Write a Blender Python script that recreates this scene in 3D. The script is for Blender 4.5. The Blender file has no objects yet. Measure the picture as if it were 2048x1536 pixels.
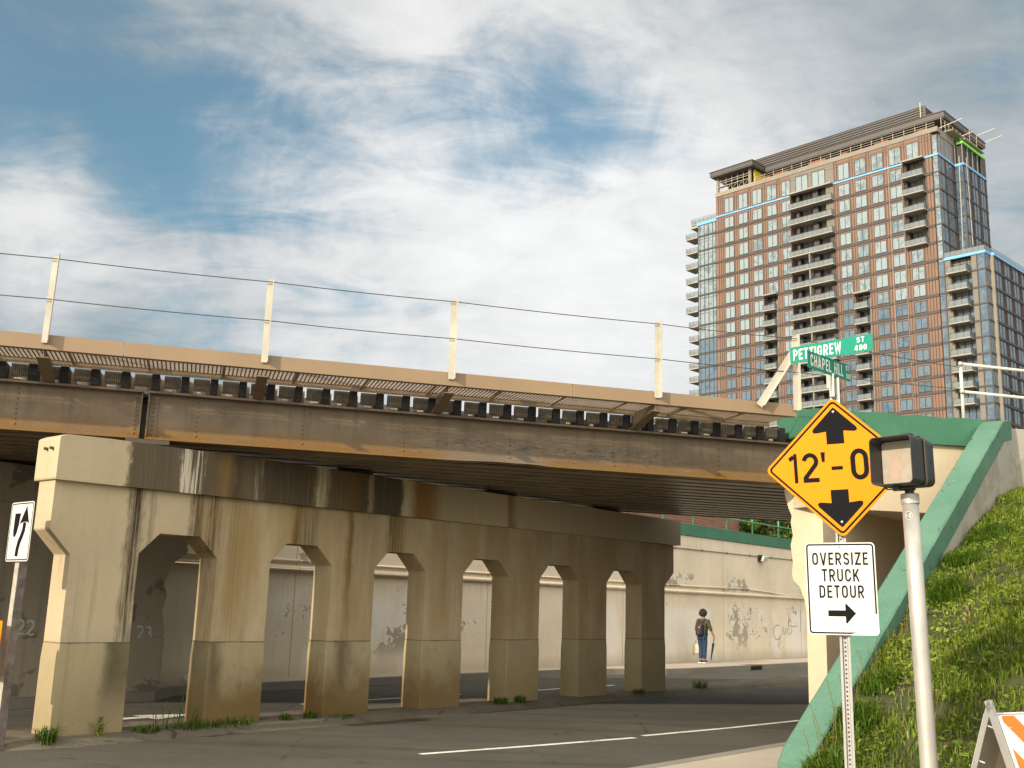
import bpy, bmesh, math, random
import numpy as np
from mathutils import Vector, Matrix
R = math.radians
rnd = random.Random(7)
npr = np.random.default_rng(11)
SC = bpy.context.scene
COL = SC.collection

# ------------------------------------------------------------------ helpers
def tag(o, label=None, cat=None, group=None, kind=None):
    if label: o['label'] = label
    if cat: o['category'] = cat
    if group: o['group'] = group
    if kind: o['kind'] = kind
    return o

def empty(name, loc=(0, 0, 0), rz=0.0, label=None, cat=None, group=None):
    o = bpy.data.objects.new(name, None)
    o.empty_display_size = .2
    COL.objects.link(o)
    o.location = loc
    o.rotation_euler = (0, 0, rz)
    return tag(o, label, cat, group)

def kids(o):
    return [c for c in bpy.data.objects if c.parent == o]

def copy_tree(o, parent=None):
    c = o.copy()
    COL.objects.link(c)
    c.parent = parent
    for ch in kids(o):
        copy_tree(ch, c)
    return c

class MB:
    """collects shapes and links them as one mesh object"""
    def __init__(self):
        self.v = []; self.f = []; self.m = []
    def add(self, vs, fs, mi=0):
        k = len(self.v)
        self.v += [tuple(p) for p in vs]
        for f in fs:
            self.f.append([i + k for i in f]); self.m.append(mi)
    def box(self, x0, x1, y0, y1, z0, z1, mi=0, fn=None):
        vs = [(x, y, z) for z in (z0, z1) for y in (y0, y1) for x in (x0, x1)]
        if fn: vs = [fn(*p) for p in vs]
        self.add(vs, [(0, 2, 3, 1), (4, 5, 7, 6), (0, 1, 5, 4), (2, 6, 7, 3), (0, 4, 6, 2), (1, 3, 7, 5)], mi)
    def obox(self, c, ax, ay, az, mi=0):
        c = Vector(c); ax = Vector(ax); ay = Vector(ay); az = Vector(az)
        vs = [c + ax*i + ay*j + az*k for k in (-1, 1) for j in (-1, 1) for i in (-1, 1)]
        self.add(vs, [(0, 2, 3, 1), (4, 5, 7, 6), (0, 1, 5, 4), (2, 6, 7, 3), (0, 4, 6, 2), (1, 3, 7, 5)], mi)
    def bar(self, a, b, w, h, up=(0, 0, 1), mi=0):
        a = Vector(a); b = Vector(b); d = (b - a); L = d.length; d.normalize()
        s = d.cross(Vector(up))
        if s.length < 1e-4: s = d.cross(Vector((1, 0, 0)))
        s.normalize(); u = s.cross(d)
        self.obox((a + b)/2, d*L/2, s*w/2, u*h/2, mi)
    def prism(self, poly, fn, w0, w1, mi=0, side=None):
        n = len(poly)
        vs = [fn(u, v, w0) for u, v in poly] + [fn(u, v, w1) for u, v in poly]
        self.add(vs, [list(range(n))[::-1], list(range(n, 2*n))], mi)
        self.add(vs, [(i, (i + 1) % n, n + (i + 1) % n, n + i) for i in range(n)], mi if side is None else side)
    def face(self, poly, fn, w, mi=0):
        self.add([fn(u, v, w) for u, v in poly], [list(range(len(poly)))], mi)
    def tube(self, pts, r, n=8, mi=0, cap=True):
        pts = [Vector(p) for p in pts]
        rs = r if isinstance(r, (list, tuple)) else [r]*len(pts)
        k = len(self.v); ref = None
        for i, p in enumerate(pts):
            t = (pts[min(i + 1, len(pts) - 1)] - pts[max(i - 1, 0)]).normalized()
            if ref is None:
                ref = t.cross(Vector((0, 0, 1)))
                if ref.length < 1e-3: ref = t.cross(Vector((1, 0, 0)))
            s = (ref - t*ref.dot(t)).normalized(); ref = s
            u = t.cross(s)
            for j in range(n):
                a = 2*math.pi*j/n
                self.v.append(tuple(p + (s*math.cos(a) + u*math.sin(a))*rs[i]))
        for i in range(len(pts) - 1):
            for j in range(n):
                a = k + i*n + j; b = k + i*n + (j + 1) % n
                self.f.append([a, b, b + n, a + n]); self.m.append(mi)
        if cap:
            self.f.append([k + j for j in range(n)][::-1]); self.m.append(mi)
            self.f.append([k + (len(pts) - 1)*n + j for j in range(n)]); self.m.append(mi)
    def dome(self, c, nrm, r, n=8, mi=0, h=.6):
        c = Vector(c); z = Vector(nrm).normalized()
        x = z.orthogonal().normalized(); y = z.cross(x)
        k = len(self.v)
        for rr, hh in ((1, 0), (.8, .6), (.4, .92)):
            for j in range(n):
                a = 2*math.pi*j/n
                self.v.append(tuple(c + (x*math.cos(a) + y*math.sin(a))*r*rr + z*r*h*hh))
        self.v.append(tuple(c + z*r*h))
        for i in range(2):
            for j in range(n):
                a = k + i*n + j; b = k + i*n + (j + 1) % n
                self.f.append([a, b, b + n, a + n]); self.m.append(mi)
        for j in range(n):
            self.f.append([k + 2*n + j, k + 2*n + (j + 1) % n, k + 3*n]); self.m.append(mi)
    def build(self, name, mats, parent=None, smooth=False, bevel=0, kind=None, label=None, fix=True):
        me = bpy.data.meshes.new(name)
        me.from_pydata(self.v, [], self.f)
        mats = mats if isinstance(mats, (list, tuple)) else [mats]
        for m in mats: me.materials.append(m)
        if len(mats) > 1:
            me.polygons.foreach_set('material_index', self.m)
        if fix:
            bm = bmesh.new(); bm.from_mesh(me)
            bmesh.ops.recalc_face_normals(bm, faces=bm.faces)
            bm.to_mesh(me); bm.free()
        if smooth:
            me.polygons.foreach_set('use_smooth', [True]*len(me.polygons))
        me.update()
        o = bpy.data.objects.new(name, me)
        COL.objects.link(o)
        if parent: o.parent = parent
        if bevel:
            b = o.modifiers.new('edge', 'BEVEL'); b.width = bevel; b.segments = 2
            b.limit_method = 'ANGLE'; b.angle_limit = R(40)
        if kind: o['kind'] = kind
        if label: o['label'] = label
        return o

def fan_mesh(name, V, F, mat, cols=None, parent=None, kind=None):
    """big scattered leaf / blade mesh from numpy arrays (quads)"""
    me = bpy.data.meshes.new(name)
    n = len(V); nf = len(F); k = F.shape[1]
    me.vertices.add(n); me.vertices.foreach_set('co', V.astype(np.float32).ravel())
    me.loops.add(nf*k); me.loops.foreach_set('vertex_index', F.astype(np.int32).ravel())
    me.polygons.add(nf)
    me.polygons.foreach_set('loop_start', np.arange(0, nf*k, k, dtype=np.int32))
    me.polygons.foreach_set('loop_total', np.full(nf, k, dtype=np.int32))
    me.materials.append(mat)
    if cols is not None:
        a = me.color_attributes.new('Col', 'FLOAT_COLOR', 'POINT')
        c4 = np.ones((n, 4), np.float32); c4[:, :3] = cols
        a.data.foreach_set('color', c4.ravel())
    me.update(calc_edges=True)
    o = bpy.data.objects.new(name, me); COL.objects.link(o)
    if parent: o.parent = parent
    if kind: o['kind'] = kind
    return o

# ------------------------------------------------------------------ material nodes
class NB:
    def __init__(self, name):
        self.mat = bpy.data.materials.new(name); self.mat.use_nodes = True
        self.t = self.mat.node_tree
        self.t.nodes.clear()
        self.out = self.t.nodes.new('ShaderNodeOutputMaterial')
        self.bs = self.t.nodes.new('ShaderNodeBsdfPrincipled')
        self.t.links.new(self.bs.outputs[0], self.out.inputs[0])
        self._co = None
    def n(self, ty, **kw):
        nd = self.t.nodes.new(ty)
        for k, v in kw.items(): setattr(nd, k, v)
        return nd
    def put(self, sock, v):
        if isinstance(v, bpy.types.NodeSocket): self.t.links.new(v, sock)
        elif isinstance(v, (tuple, list)):
            if len(v) == 3 and sock.type == 'RGBA': v = (*v, 1)
            sock.default_value = v
        else: sock.default_value = v
    def co(self, kind='Object', scale=(1, 1, 1), loc=(0, 0, 0)):
        if self._co is None: self._co = self.n('ShaderNodeTexCoord')
        m = self.n('ShaderNodeMapping')
        self.t.links.new(self._co.outputs[kind], m.inputs[0])
        m.inputs['Scale'].default_value = scale; m.inputs['Location'].default_value = loc
        return m.outputs[0]
    def noise(self, vec, scale=1, detail=4, rough=.55, dist=0.0):
        nd = self.n('ShaderNodeTexNoise')
        self.put(nd.inputs['Vector'], vec); nd.inputs['Scale'].default_value = scale
        nd.inputs['Detail'].default_value = detail; nd.inputs['Roughness'].default_value = rough
        nd.inputs['Distortion'].default_value = dist
        return nd.outputs[0]
    def voro(self, vec, scale=1, feature='F1'):
        nd = self.n('ShaderNodeTexVoronoi', feature=feature)
        self.put(nd.inputs['Vector'], vec); nd.inputs['Scale'].default_value = scale
        return nd.outputs[0]
    def ramp(self, fac, stops, interp='LINEAR'):
        nd = self.n('ShaderNodeValToRGB'); self.put(nd.inputs[0], fac)
        cr = nd.color_ramp; cr.interpolation = interp
        for i, (p, c) in enumerate(stops):
            if not isinstance(c, (tuple, list)): c = (c, c, c)
            el = cr.elements[i] if i < 2 else cr.elements.new(p)
            el.position = p; el.color = (*c, 1)
        return nd.outputs[0]
    def mix(self, fac, a, b, mode='MIX'):
        nd = self.n('ShaderNodeMix', data_type='RGBA', blend_type=mode)
        self.put(nd.inputs[0], fac); self.put(nd.inputs[6], a); self.put(nd.inputs[7], b)
        return nd.outputs[2]
    def math(self, op, a, b=0.0, clamp=False):
        nd = self.n('ShaderNodeMath', operation=op); nd.use_clamp = clamp
        self.put(nd.inputs[0], a); self.put(nd.inputs[1], b)
        return nd.outputs[0]
    def sstep(self, v, a, b):
        nd = self.n('ShaderNodeMapRange', interpolation_type='SMOOTHSTEP'); nd.clamp = True
        self.put(nd.inputs[0], v); self.put(nd.inputs[1], a); self.put(nd.inputs[2], b)
        nd.inputs[3].default_value = 0; nd.inputs[4].default_value = 1
        return nd.outputs[0]
    def sep(self, vec):
        nd = self.n('ShaderNodeSeparateXYZ'); self.put(nd.inputs[0], vec); return nd.outputs
    def attr(self, name):
        nd = self.n('ShaderNodeAttribute'); nd.attribute_name = name; return nd.outputs['Color']
    def rand(self):
        return self.n('ShaderNodeObjectInfo').outputs['Random']
    def bump(self, h, strength=.3, dist=.01):
        nd = self.n('ShaderNodeBump'); self.put(nd.inputs['Height'], h)
        nd.inputs['Strength'].default_value = strength; nd.inputs['Distance'].default_value = dist
        self.t.links.new(nd.outputs[0], self.bs.inputs['Normal'])
    def done(self, col, rough=.8, metal=0.0, spec=None):
        self.put(self.bs.inputs['Base Color'], col); self.put(self.bs.inputs['Roughness'], rough)
        self.bs.inputs['Metallic'].default_value = metal
        if spec is not None: self.bs.inputs['Specular IOR Level'].default_value = spec
        return self.mat

def plain(name, c, rough=.7, metal=0.0, var=.18, scale=6, bump=0.0, spec=None, dirt=None):
    b = NB(name); v = b.co()
    n1 = b.noise(v, scale, 6, .6)
    lo = tuple(x*(1 - var) for x in c); hi = tuple(min(1, x*(1 + var)) for x in c)
    colr = b.ramp(n1, [(.3, lo), (.7, hi)])
    if dirt:
        n2 = b.noise(v, scale*2.3, 8, .7)
        colr = b.mix(b.sstep(n2, .56, .7), colr, dirt)
    if bump: b.bump(b.noise(v, scale*8, 4), bump, .005)
    return b.done(colr, rough, metal, spec)

def concrete(name, base, dark, streak=.5, formlines=True, patches=None, sc=1.0):
    b = NB(name); v = b.co()
    big = b.noise(v, .7*sc, 6, .6)
    fine = b.noise(v, 9*sc, 8, .65)
    vert = b.noise(b.co(scale=(5, 5, .25)), 1.4, 7, .65)
    c = b.ramp(big, [(.3, tuple(x*.88 for x in base)), (.7, tuple(min(1, x*1.08) for x in base))])
    c = b.mix(b.math('MULTIPLY', b.sstep(vert, .52, .78), streak), c, dark)
    c = b.mix(b.math('MULTIPLY', b.sstep(fine, .5, .8), .35), c, tuple(x*.7 for x in base))
    pit = b.sstep(b.noise(v, 26*sc, 3, .5), .70, .76)
    c = b.mix(b.math('MULTIPLY', pit, .6), c, dark)
    h = b.math('ADD', b.math('MULTIPLY', fine, .6), b.math('MULTIPLY', pit, -.7))
    if formlines:
        w = b.noise(b.co(scale=(.3, .3, 7)), 1.0, 2, .4)
        h = b.math('ADD', h, b.math('MULTIPLY', w, .5))
    b.bump(h, .35, .012)
    return b, c

# ------------------------------------------------------------------ camera and frames
SUN_AZ, SUN_EL = 222.5, 23.0
cam_d = bpy.data.cameras.new('camera'); cam = bpy.data.objects.new('camera', cam_d); COL.objects.link(cam)
cam_d.sensor_width = 36; cam_d.lens = 36*2100/2048; cam_d.clip_end = 4000; cam_d.clip_start = .05
U = np.array([301, -9928, 2100.]); U /= np.linalg.norm(U)
zc = np.array([0, 0, 1.]); Fw = zc - (zc@U)*U; Fw /= np.linalg.norm(Fw)
Rt = np.cross(Fw, U)
if Rt[0] < 0: Rt = -Rt
Mw = np.array([Rt, Fw, U])
right, up, back = Mw@[1, 0, 0], Mw@[0, -1, 0], Mw@[0, 0, -1]
cm = Matrix(((right[0], up[0], back[0], 0), (right[1], up[1], back[1], 0), (right[2], up[2], back[2], 1.7), (0, 0, 0, 1)))
cam.matrix_world = cm
SC.camera = cam
def skydir(px, py):
    w = Mw@np.array([px - 1024, py - 768, 2100.]); return tuple(w/np.linalg.norm(w))

D_AZ, B_AZ = 40.33, 73.5                       # street direction, bridge direction
dv = Vector((math.sin(R(D_AZ)), math.cos(R(D_AZ)), 0)); dq = Vector((dv.y, -dv.x, 0))
bv = Vector((math.sin(R(B_AZ)), math.cos(R(B_AZ)), 0)); bq = Vector((bv.y, -bv.x, 0))
D_RZ, B_RZ = R(90 - D_AZ), R(90 - B_AZ)
O_P = Vector((-5.204, 12.417, 0)); O_B = Vector((-4.737, 13.508, 0)); O_F = Vector((-4.77, 21.6, 0)); O_W = Vector((2.93, 11.3, 0))
F_AZ = 39.77; fv = Vector((math.sin(R(F_AZ)), math.cos(R(F_AZ)), 0)); fq = Vector((fv.y, -fv.x, 0)); F_RZ = R(90 - F_AZ)

# ------------------------------------------------------------------ world, sun
w = bpy.data.worlds.new('World'); SC.world = w; w.use_nodes = True
class WB(NB):
    def __init__(self, tree):
        self.t = tree; self._co = None
W = WB(w.node_tree); W.t.nodes.clear()
wo = W.n('ShaderNodeOutputWorld'); bg = W.n('ShaderNodeBackground')
W.t.links.new(bg.outputs[0], wo.inputs[0])
sky = W.n('ShaderNodeTexSky', sky_type='NISHITA'); sky.sun_disc = False
sky.sun_elevation = R(SUN_EL); sky.sun_rotation = R(SUN_AZ); sky.air_density = 1.1; sky.dust_density = .6; sky.ozone_density = 2.2
SKY_K = .08
vec = W.co('Generated'); sx = W.sep(vec)
den = W.math('ADD', W.math('MAXIMUM', sx[2], 0.0), .22)
pl = W.n('ShaderNodeCombineXYZ')
W.put(pl.inputs[0], W.math('DIVIDE', sx[0], den)); W.put(pl.inputs[1], W.math('DIVIDE', sx[1], den))
mp = W.n('ShaderNodeMapping'); W.put(mp.inputs[0], pl.outputs[0])
mp.inputs['Rotation'].default_value = (0, 0, R(-25)); mp.inputs['Scale'].default_value = (1.0, 1.75, 1)
nA = W.noise(mp.outputs[0], 1.7, 11, .60, .7)
nB = W.noise(mp.outputs[0], 4.2, 10, .60, .7)
nC = W.noise(mp.outputs[0], 2.2, 8, .58, .4)
nD = W.noise(vec, 8.0, 10, .64, .5)
def blob(px, py, amp, rpx):
    d = skydir(px, py)
    vm = W.n('ShaderNodeVectorMath', operation='DOT_PRODUCT'); W.put(vm.inputs[0], vec); vm.inputs[1].default_value = d
    s2 = (rpx/2100.0)**2
    e = W.math('POWER', math.e, W.math('DIVIDE', W.math('SUBTRACT', vm.outputs['Value'], 1.0), s2))
    return W.math('MULTIPLY', e, amp)
mixn = W.math('ADD', W.math('MULTIPLY', nA, .34), W.math('ADD', W.math('MULTIPLY', nB, .36), W.math('MULTIPLY', nD, .30)))
dens = W.math('ADD', W.math('MULTIPLY', W.math('SUBTRACT', mixn, .5), 4.2), .61)
for a in [(0, 60, -.26, 280), (150, 250, -.20, 170), (440, 235, -.24, 150), (330, 350, -.28, 130), (560, 330, -.14, 110), (1020, 200, -.30, 150), (860, 230, -.26, 130), (1190, 185, -.24, 140), (700, 240, -.14, 110), (1000, 330, -.08, 150),
          (2048, 60, -.10, 130), (760, 90, .18, 190), (420, 90, .12, 130), (60, 470, .36, 100), (250, 570, .22, 150), (60, 650, .2, 170), (1000, 600, .28, 330), (1900, 500, .22, 420), (1300, 560, .2, 330), (150, 262, .3, 26), (1700, 170, .10, 260)]:
    dens = W.math('ADD', dens, blob(*a))
mask = W.math('ADD', W.math('MULTIPLY', W.sstep(dens, -.08, .92), .84), .14)
lum = W.math('ADD', W.math('MULTIPLY', W.math('SUBTRACT', nC, .5), .22), .60)
for a in [(1000, 560, .26, 420), (1350, 520, .14, 330), (700, 90, .08, 190), (60, 450, .30, 110), (130, 600, .18, 90), (340, 600, .14, 70), (200, 665, -.13, 90), (30, 560, -.08, 80), (430, 660, -.08, 110), (950, 735, -.07, 120), (720, 700, -.04, 110), (1850, 230, -.03, 300), (40, 40, -.2, 380), (2040, 0, -.12, 260), (640, 620, .06, 150)]:
    lum = W.math('ADD', lum, blob(*a))
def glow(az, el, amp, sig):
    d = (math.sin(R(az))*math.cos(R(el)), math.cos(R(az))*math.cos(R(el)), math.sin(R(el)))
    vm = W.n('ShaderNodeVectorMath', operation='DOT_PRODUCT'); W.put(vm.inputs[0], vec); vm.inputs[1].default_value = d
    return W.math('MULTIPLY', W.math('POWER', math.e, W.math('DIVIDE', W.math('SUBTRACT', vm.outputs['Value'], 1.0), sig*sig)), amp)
lum = W.math('ADD', lum, W.math('MULTIPLY', W.math('SUBTRACT', W.math('ADD', W.math('MULTIPLY', nB, .5), W.math('MULTIPLY', nD, .5)), .5), .62))
ccol = W.mix(W.sstep(lum, .42, .86), (.58, .70, .78), (.97, .97, .97))
# added warm glow in the unseen sky behind the camera, lifts the fill light
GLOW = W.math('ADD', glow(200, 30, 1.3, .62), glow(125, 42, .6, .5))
cl = W.n('ShaderNodeVectorMath', operation='SCALE'); W.put(cl.inputs[0], ccol); W.put(cl.inputs['Scale'], W.math('MULTIPLY', W.math('MAXIMUM', lum, .2), .66))
sk = W.n('ShaderNodeVectorMath', operation='MULTIPLY'); W.put(sk.inputs[0], sky.outputs[0]); sk.inputs[1].default_value = (SKY_K*.56, SKY_K*1.04, SKY_K*1.02)
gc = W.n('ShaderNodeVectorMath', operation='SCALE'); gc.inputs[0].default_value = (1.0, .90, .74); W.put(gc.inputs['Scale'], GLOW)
fin0 = W.mix(W.math('MULTIPLY', mask, .97), sk.outputs[0], cl.outputs[0])
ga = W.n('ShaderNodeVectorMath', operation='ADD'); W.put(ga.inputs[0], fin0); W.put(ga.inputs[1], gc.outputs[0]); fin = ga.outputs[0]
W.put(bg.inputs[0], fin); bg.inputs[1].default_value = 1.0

sun_d = bpy.data.lights.new('sun', 'SUN'); sun = bpy.data.objects.new('sun', sun_d); COL.objects.link(sun)
sun_d.energy = 3.2; sun_d.angle = R(1.0); sun_d.color = (1.0, .87, .69)
sdir = Vector((math.sin(R(SUN_AZ))*math.cos(R(SUN_EL)), math.cos(R(SUN_AZ))*math.cos(R(SUN_EL)), math.sin(R(SUN_EL))))
sun.rotation_euler = sdir.to_track_quat('Z', 'Y').to_euler()
SC.view_settings.view_transform = 'Standard'; SC.view_settings.look = 'None'
SC.view_settings.exposure = 0.6; SC.view_settings.gamma = 1.0

# ------------------------------------------------------------------ materials
# asphalt
def asphalt(name, base):
    b = NB(name); v = b.co()
    rm = b.n('ShaderNodeMapping'); b.put(rm.inputs[0], v); rm.inputs['Rotation'].default_value = (0, 0, R(-45)); rm.inputs['Scale'].default_value = (.12, 1.6, 1)
    tyre = b.noise(rm.outputs[0], 1.1, 7, .62, .3)
    grit = b.sstep(b.noise(v, 1.1, 8, .7), .60, .68)
    big = b.noise(v, .35, 6, .6); mid = b.noise(v, 2.2, 6, .6)
    agg = b.noise(v, 70, 3, .6); ag2 = b.voro(v, 95)
    c = b.ramp(big, [(.3, tuple(x*.78 for x in base)), (.7, tuple(x*1.2 for x in base))])
    c = b.mix(b.math('MULTIPLY', b.sstep(mid, .45, .7), .35), c, tuple(x*.62 for x in base))
    c = b.mix(b.sstep(agg, .55, .75), c, tuple(x*1.9 for x in base))
    c = b.mix(b.math('MULTIPLY', b.sstep(agg, .48, .3), .6), c, tuple(x*.45 for x in base))
    c = b.mix(b.math('MULTIPLY', b.sstep(tyre, .5, .66), .5), c, tuple(x*.5 for x in base))
    c = b.mix(b.math('MULTIPLY', grit, .35), c, tuple(x*1.35 for x in base))
    crk = b.n('ShaderNodeTexVoronoi', feature='DISTANCE_TO_EDGE'); b.put(crk.inputs['Vector'], b.co(scale=(.4, .4, .4))); crk.inputs['Scale'].default_value = 1.1
    cm_ = b.math('MULTIPLY', b.sstep(crk.outputs[0], .012, .003), b.sstep(mid, .5, .6))
    c = b.mix(b.math('MULTIPLY', cm_, .6), c, (.02, .02, .02))
    b.bump(b.math('ADD', b.math('MULTIPLY', agg, .7), b.math('MULTIPLY', ag2, .5)), .5, .01)
    return b.done(c, .88, 0, .25)
M_ASPH = asphalt('asphalt', (.088, .082, .067))
M_SOIL = plain('soil', (.13, .10, .07), .95, var=.4, scale=3, bump=.4, dirt=(.06, .06, .03))
b, c = concrete('sidewalk_concrete', (.42, .36, .28), (.16, .13, .09), .15, False)
M_WALK = b.done(c, .9)
b, c = concrete('kerb_concrete', (.24, .215, .175), (.06, .055, .045), .2, False)
M_KERB = b.done(c, .9)
def paintline():
    b = NB('road_paint'); v = b.co()
    n1 = b.math('ADD', b.math('MULTIPLY', b.noise(v, 34, 5, .7), .6), b.math('MULTIPLY', b.noise(v, 2.2, 5, .7), .4))
    c = b.mix(b.sstep(n1, .52, .60), (.80, .77, .70), (.16, .145, .12))
    return b.done(c, .7)
M_PAINT = paintline()

def big_(b): return b.noise(b.co(scale=(1, 1, 2)), 1.2, 4, .6)
# pier column concrete with stains that run down from the cap
def pier_mat(name, cap=False):
    b, c = concrete(name, (.52, .42, .275), (.19, .135, .065), .45, True)
    v = b.co(); s, y, z = b.sep(v)
    wob = b.math('MULTIPLY', b.math('SUBTRACT', b.noise(b.co(scale=(3, 3, 1.2)), 2.0, 5, .6), .5), .22)
    sw = b.math('ADD', b.math('ADD', s, wob), b.math('MULTIPLY', b.math('SUBTRACT', b.noise(b.co(scale=(12, 12, 5)), 1.5, 6, .7), .5), .13))
    f = b.math('DIVIDE', sw, 14.0)
    streak = b.noise(b.co(scale=(20, 20, .35)), 1.8, 7, .72)
    if cap:
        k = lambda m: m/14.0
        cream = (.52, .42, .275); dk = (.115, .088, .058); dk2 = (.078, .058, .038); rust = (.24, .12, .03); tan = (.36, .27, .15)
        st = [(0, cream), (k(.66), cream), (k(.70), dk), (k(1.25), dk), (k(1.36), (.13, .10, .065)), (k(1.7), dk), (k(1.95), (.12, .085, .05)), (k(2.12), (.2, .125, .045)), (k(2.3), dk2), (k(2.5), (.14, .10, .055)),
              (k(2.8), dk2), (k(3.6), (.09, .065, .04)), (k(3.72), tan), (k(3.92), dk), (k(4.4), (.13, .075, .025)), (k(4.65), dk2), (k(4.72), tan), (k(4.82), dk2), (k(5.35), dk2), (k(5.42), cream), (k(5.62), (.40, .31, .18)),
              (k(5.72), rust), (k(6.05), (.27, .15, .05)), (k(6.3), (.42, .34, .22)), (k(7.9), cream), (k(8.02), (.26, .16, .06)), (k(8.2), cream), (1, (.46, .39, .28))]
        stain = b.ramp(f, st)
        stain = b.mix(b.math('MULTIPLY', b.sstep(streak, .5, .72), .45), stain, (.30, .21, .10))
        stain = b.mix(b.math('MULTIPLY', b.sstep(streak, .46, .3), .5), stain, (.05, .04, .03))
        c = b.mix(b.sstep(f, k(.55), k(.75)), c, stain)
        # white lime runs
        lime = b.math('MULTIPLY', b.ramp(f, [(0, 0), (k(1.42), 0), (k(1.46), 1), (k(1.72), 1), (k(1.78), 0), (k(2.6), 0), (k(2.63), .4), (k(2.75), 0), (k(3.68), 0), (k(3.74), .8), (k(3.86), 0)]), b.sstep(b.noise(b.co(scale=(30, 30, .5)), 1.5, 4, .6), .46, .52))
        c = b.mix(lime, c, (.62, .55, .42))
    else:
        k = lambda m: m/14.0
        st = [(0, .0), (k(.78), 0), (k(.86), 1), (k(.97), .8), (k(1.03), .05), (k(1.12), .45), (k(1.2), 0), (k(1.66), 0), (k(1.74), .9), (k(1.95), .45), (k(2.03), .95), (k(2.2), .2), (k(2.38), .5), (k(2.6), .2), (k(2.75), 0),
              (k(3.3), 0), (k(3.4), 1), (k(3.6), .5), (k(3.75), .6), (k(3.9), .1), (k(4.32), .1), (k(4.42), 1), (k(4.52), .25), (k(4.9), .3), (k(5.15), 0), (k(5.24), .9), (k(5.5), .6), (k(5.6), 0), (k(6.3), 0), (k(6.5), .12), (k(7), 0)]
        amt = b.ramp(f, st)
        fade = b.sstep(z, .1, 2.5)
        fade = b.math('ADD', b.math('MULTIPLY', fade, .70), b.math('MULTIPLY', b.sstep(streak, .44, .58), .62))
        a = b.math('MULTIPLY', amt, fade, True)
        c = b.mix(a, c, (.042, .031, .018))
        warm = b.math('MULTIPLY', b.ramp(f, [(0, 0), (k(1.6), 0), (k(2.1), .8), (k(5.5), .65), (k(8), .62), (1, .6)]), b.sstep(b.noise(b.co(scale=(2, 2, .4)), 1.3, 5, .6), .25, .62))
        c = b.mix(b.math('MULTIPLY', warm, .85), c, (.315, .20, .072))
        brd = b.math('FRACT', b.math('DIVIDE', b.math('ADD', z, b.math('MULTIPLY', streak, .006)), .152))
        c = b.mix(b.math('MULTIPLY', b.math('MULTIPLY', b.sstep(brd, .93, .98), b.sstep(big_(b), .4, .7)), .22), c, (.20, .15, .09))
        gr = b.sstep(b.math('ADD', z, b.math('MULTIPLY', streak, .12)), 1.55, 1.0)
        c = b.mix(b.math('MULTIPLY', gr, .22), c, (.30, .28, .19))
    return b.done(c, .9, 0, .3)
M_PIER, M_CAP = pier_mat('pier_concrete'), pier_mat('cap_concrete', True)
def jacket_mat():
    b, c = concrete('column_base_concrete', (.40, .325, .19), (.15, .11, .045), .3, True)
    v = b.co(); s, y, z = b.sep(v)
    n1 = b.noise(b.co(scale=(1.6, 1.6, 1.0)), 1.6, 6, .65)
    h = b.math('ADD', z, b.math('MULTIPLY', b.math('SUBTRACT', n1, .5), 1.1))
    k = lambda m: m/14.0
    dirty = b.ramp(b.math('DIVIDE', s, 14.0), [(0, .25), (k(1), .35), (k(2.0), .9), (k(4.2), 1), (k(6.4), .85), (k(8.5), .4), (1, .3)])
    c = b.mix(b.math('MULTIPLY', b.sstep(h, 1.05, .2), dirty), c, (.15, .092, .026))
    c = b.mix(b.math('MULTIPLY', b.sstep(n1, .55, .72), b.math('MULTIPLY', dirty, .6)), c, (.10, .075, .035))
    st2 = b.ramp(b.math('DIVIDE', b.math('ADD', s, b.math('MULTIPLY', b.math('SUBTRACT', n1, .5), .35)), 14.0), [(0, 0), (k(.62), 0), (k(.74), .85), (k(.98), .7), (k(1.05), 0), (k(2.05), .3), (k(2.2), .8), (k(2.4), .15), (k(4.2), .1), (k(4.4), .8), (k(4.6), .2), (k(5.2), 0)])
    c = b.mix(b.math('MULTIPLY', st2, b.sstep(z, .1, .8)), c, (.065, .048, .022))
    line = b.math('MULTIPLY', b.sstep(b.math('ADD', z, b.math('MULTIPLY', n1, .05)), 1.135, 1.155), .75)
    c = b.mix(line, c, (.08, .065, .045))
    return b.done(c, .9)
M_JACK = jacket_mat()

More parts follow.
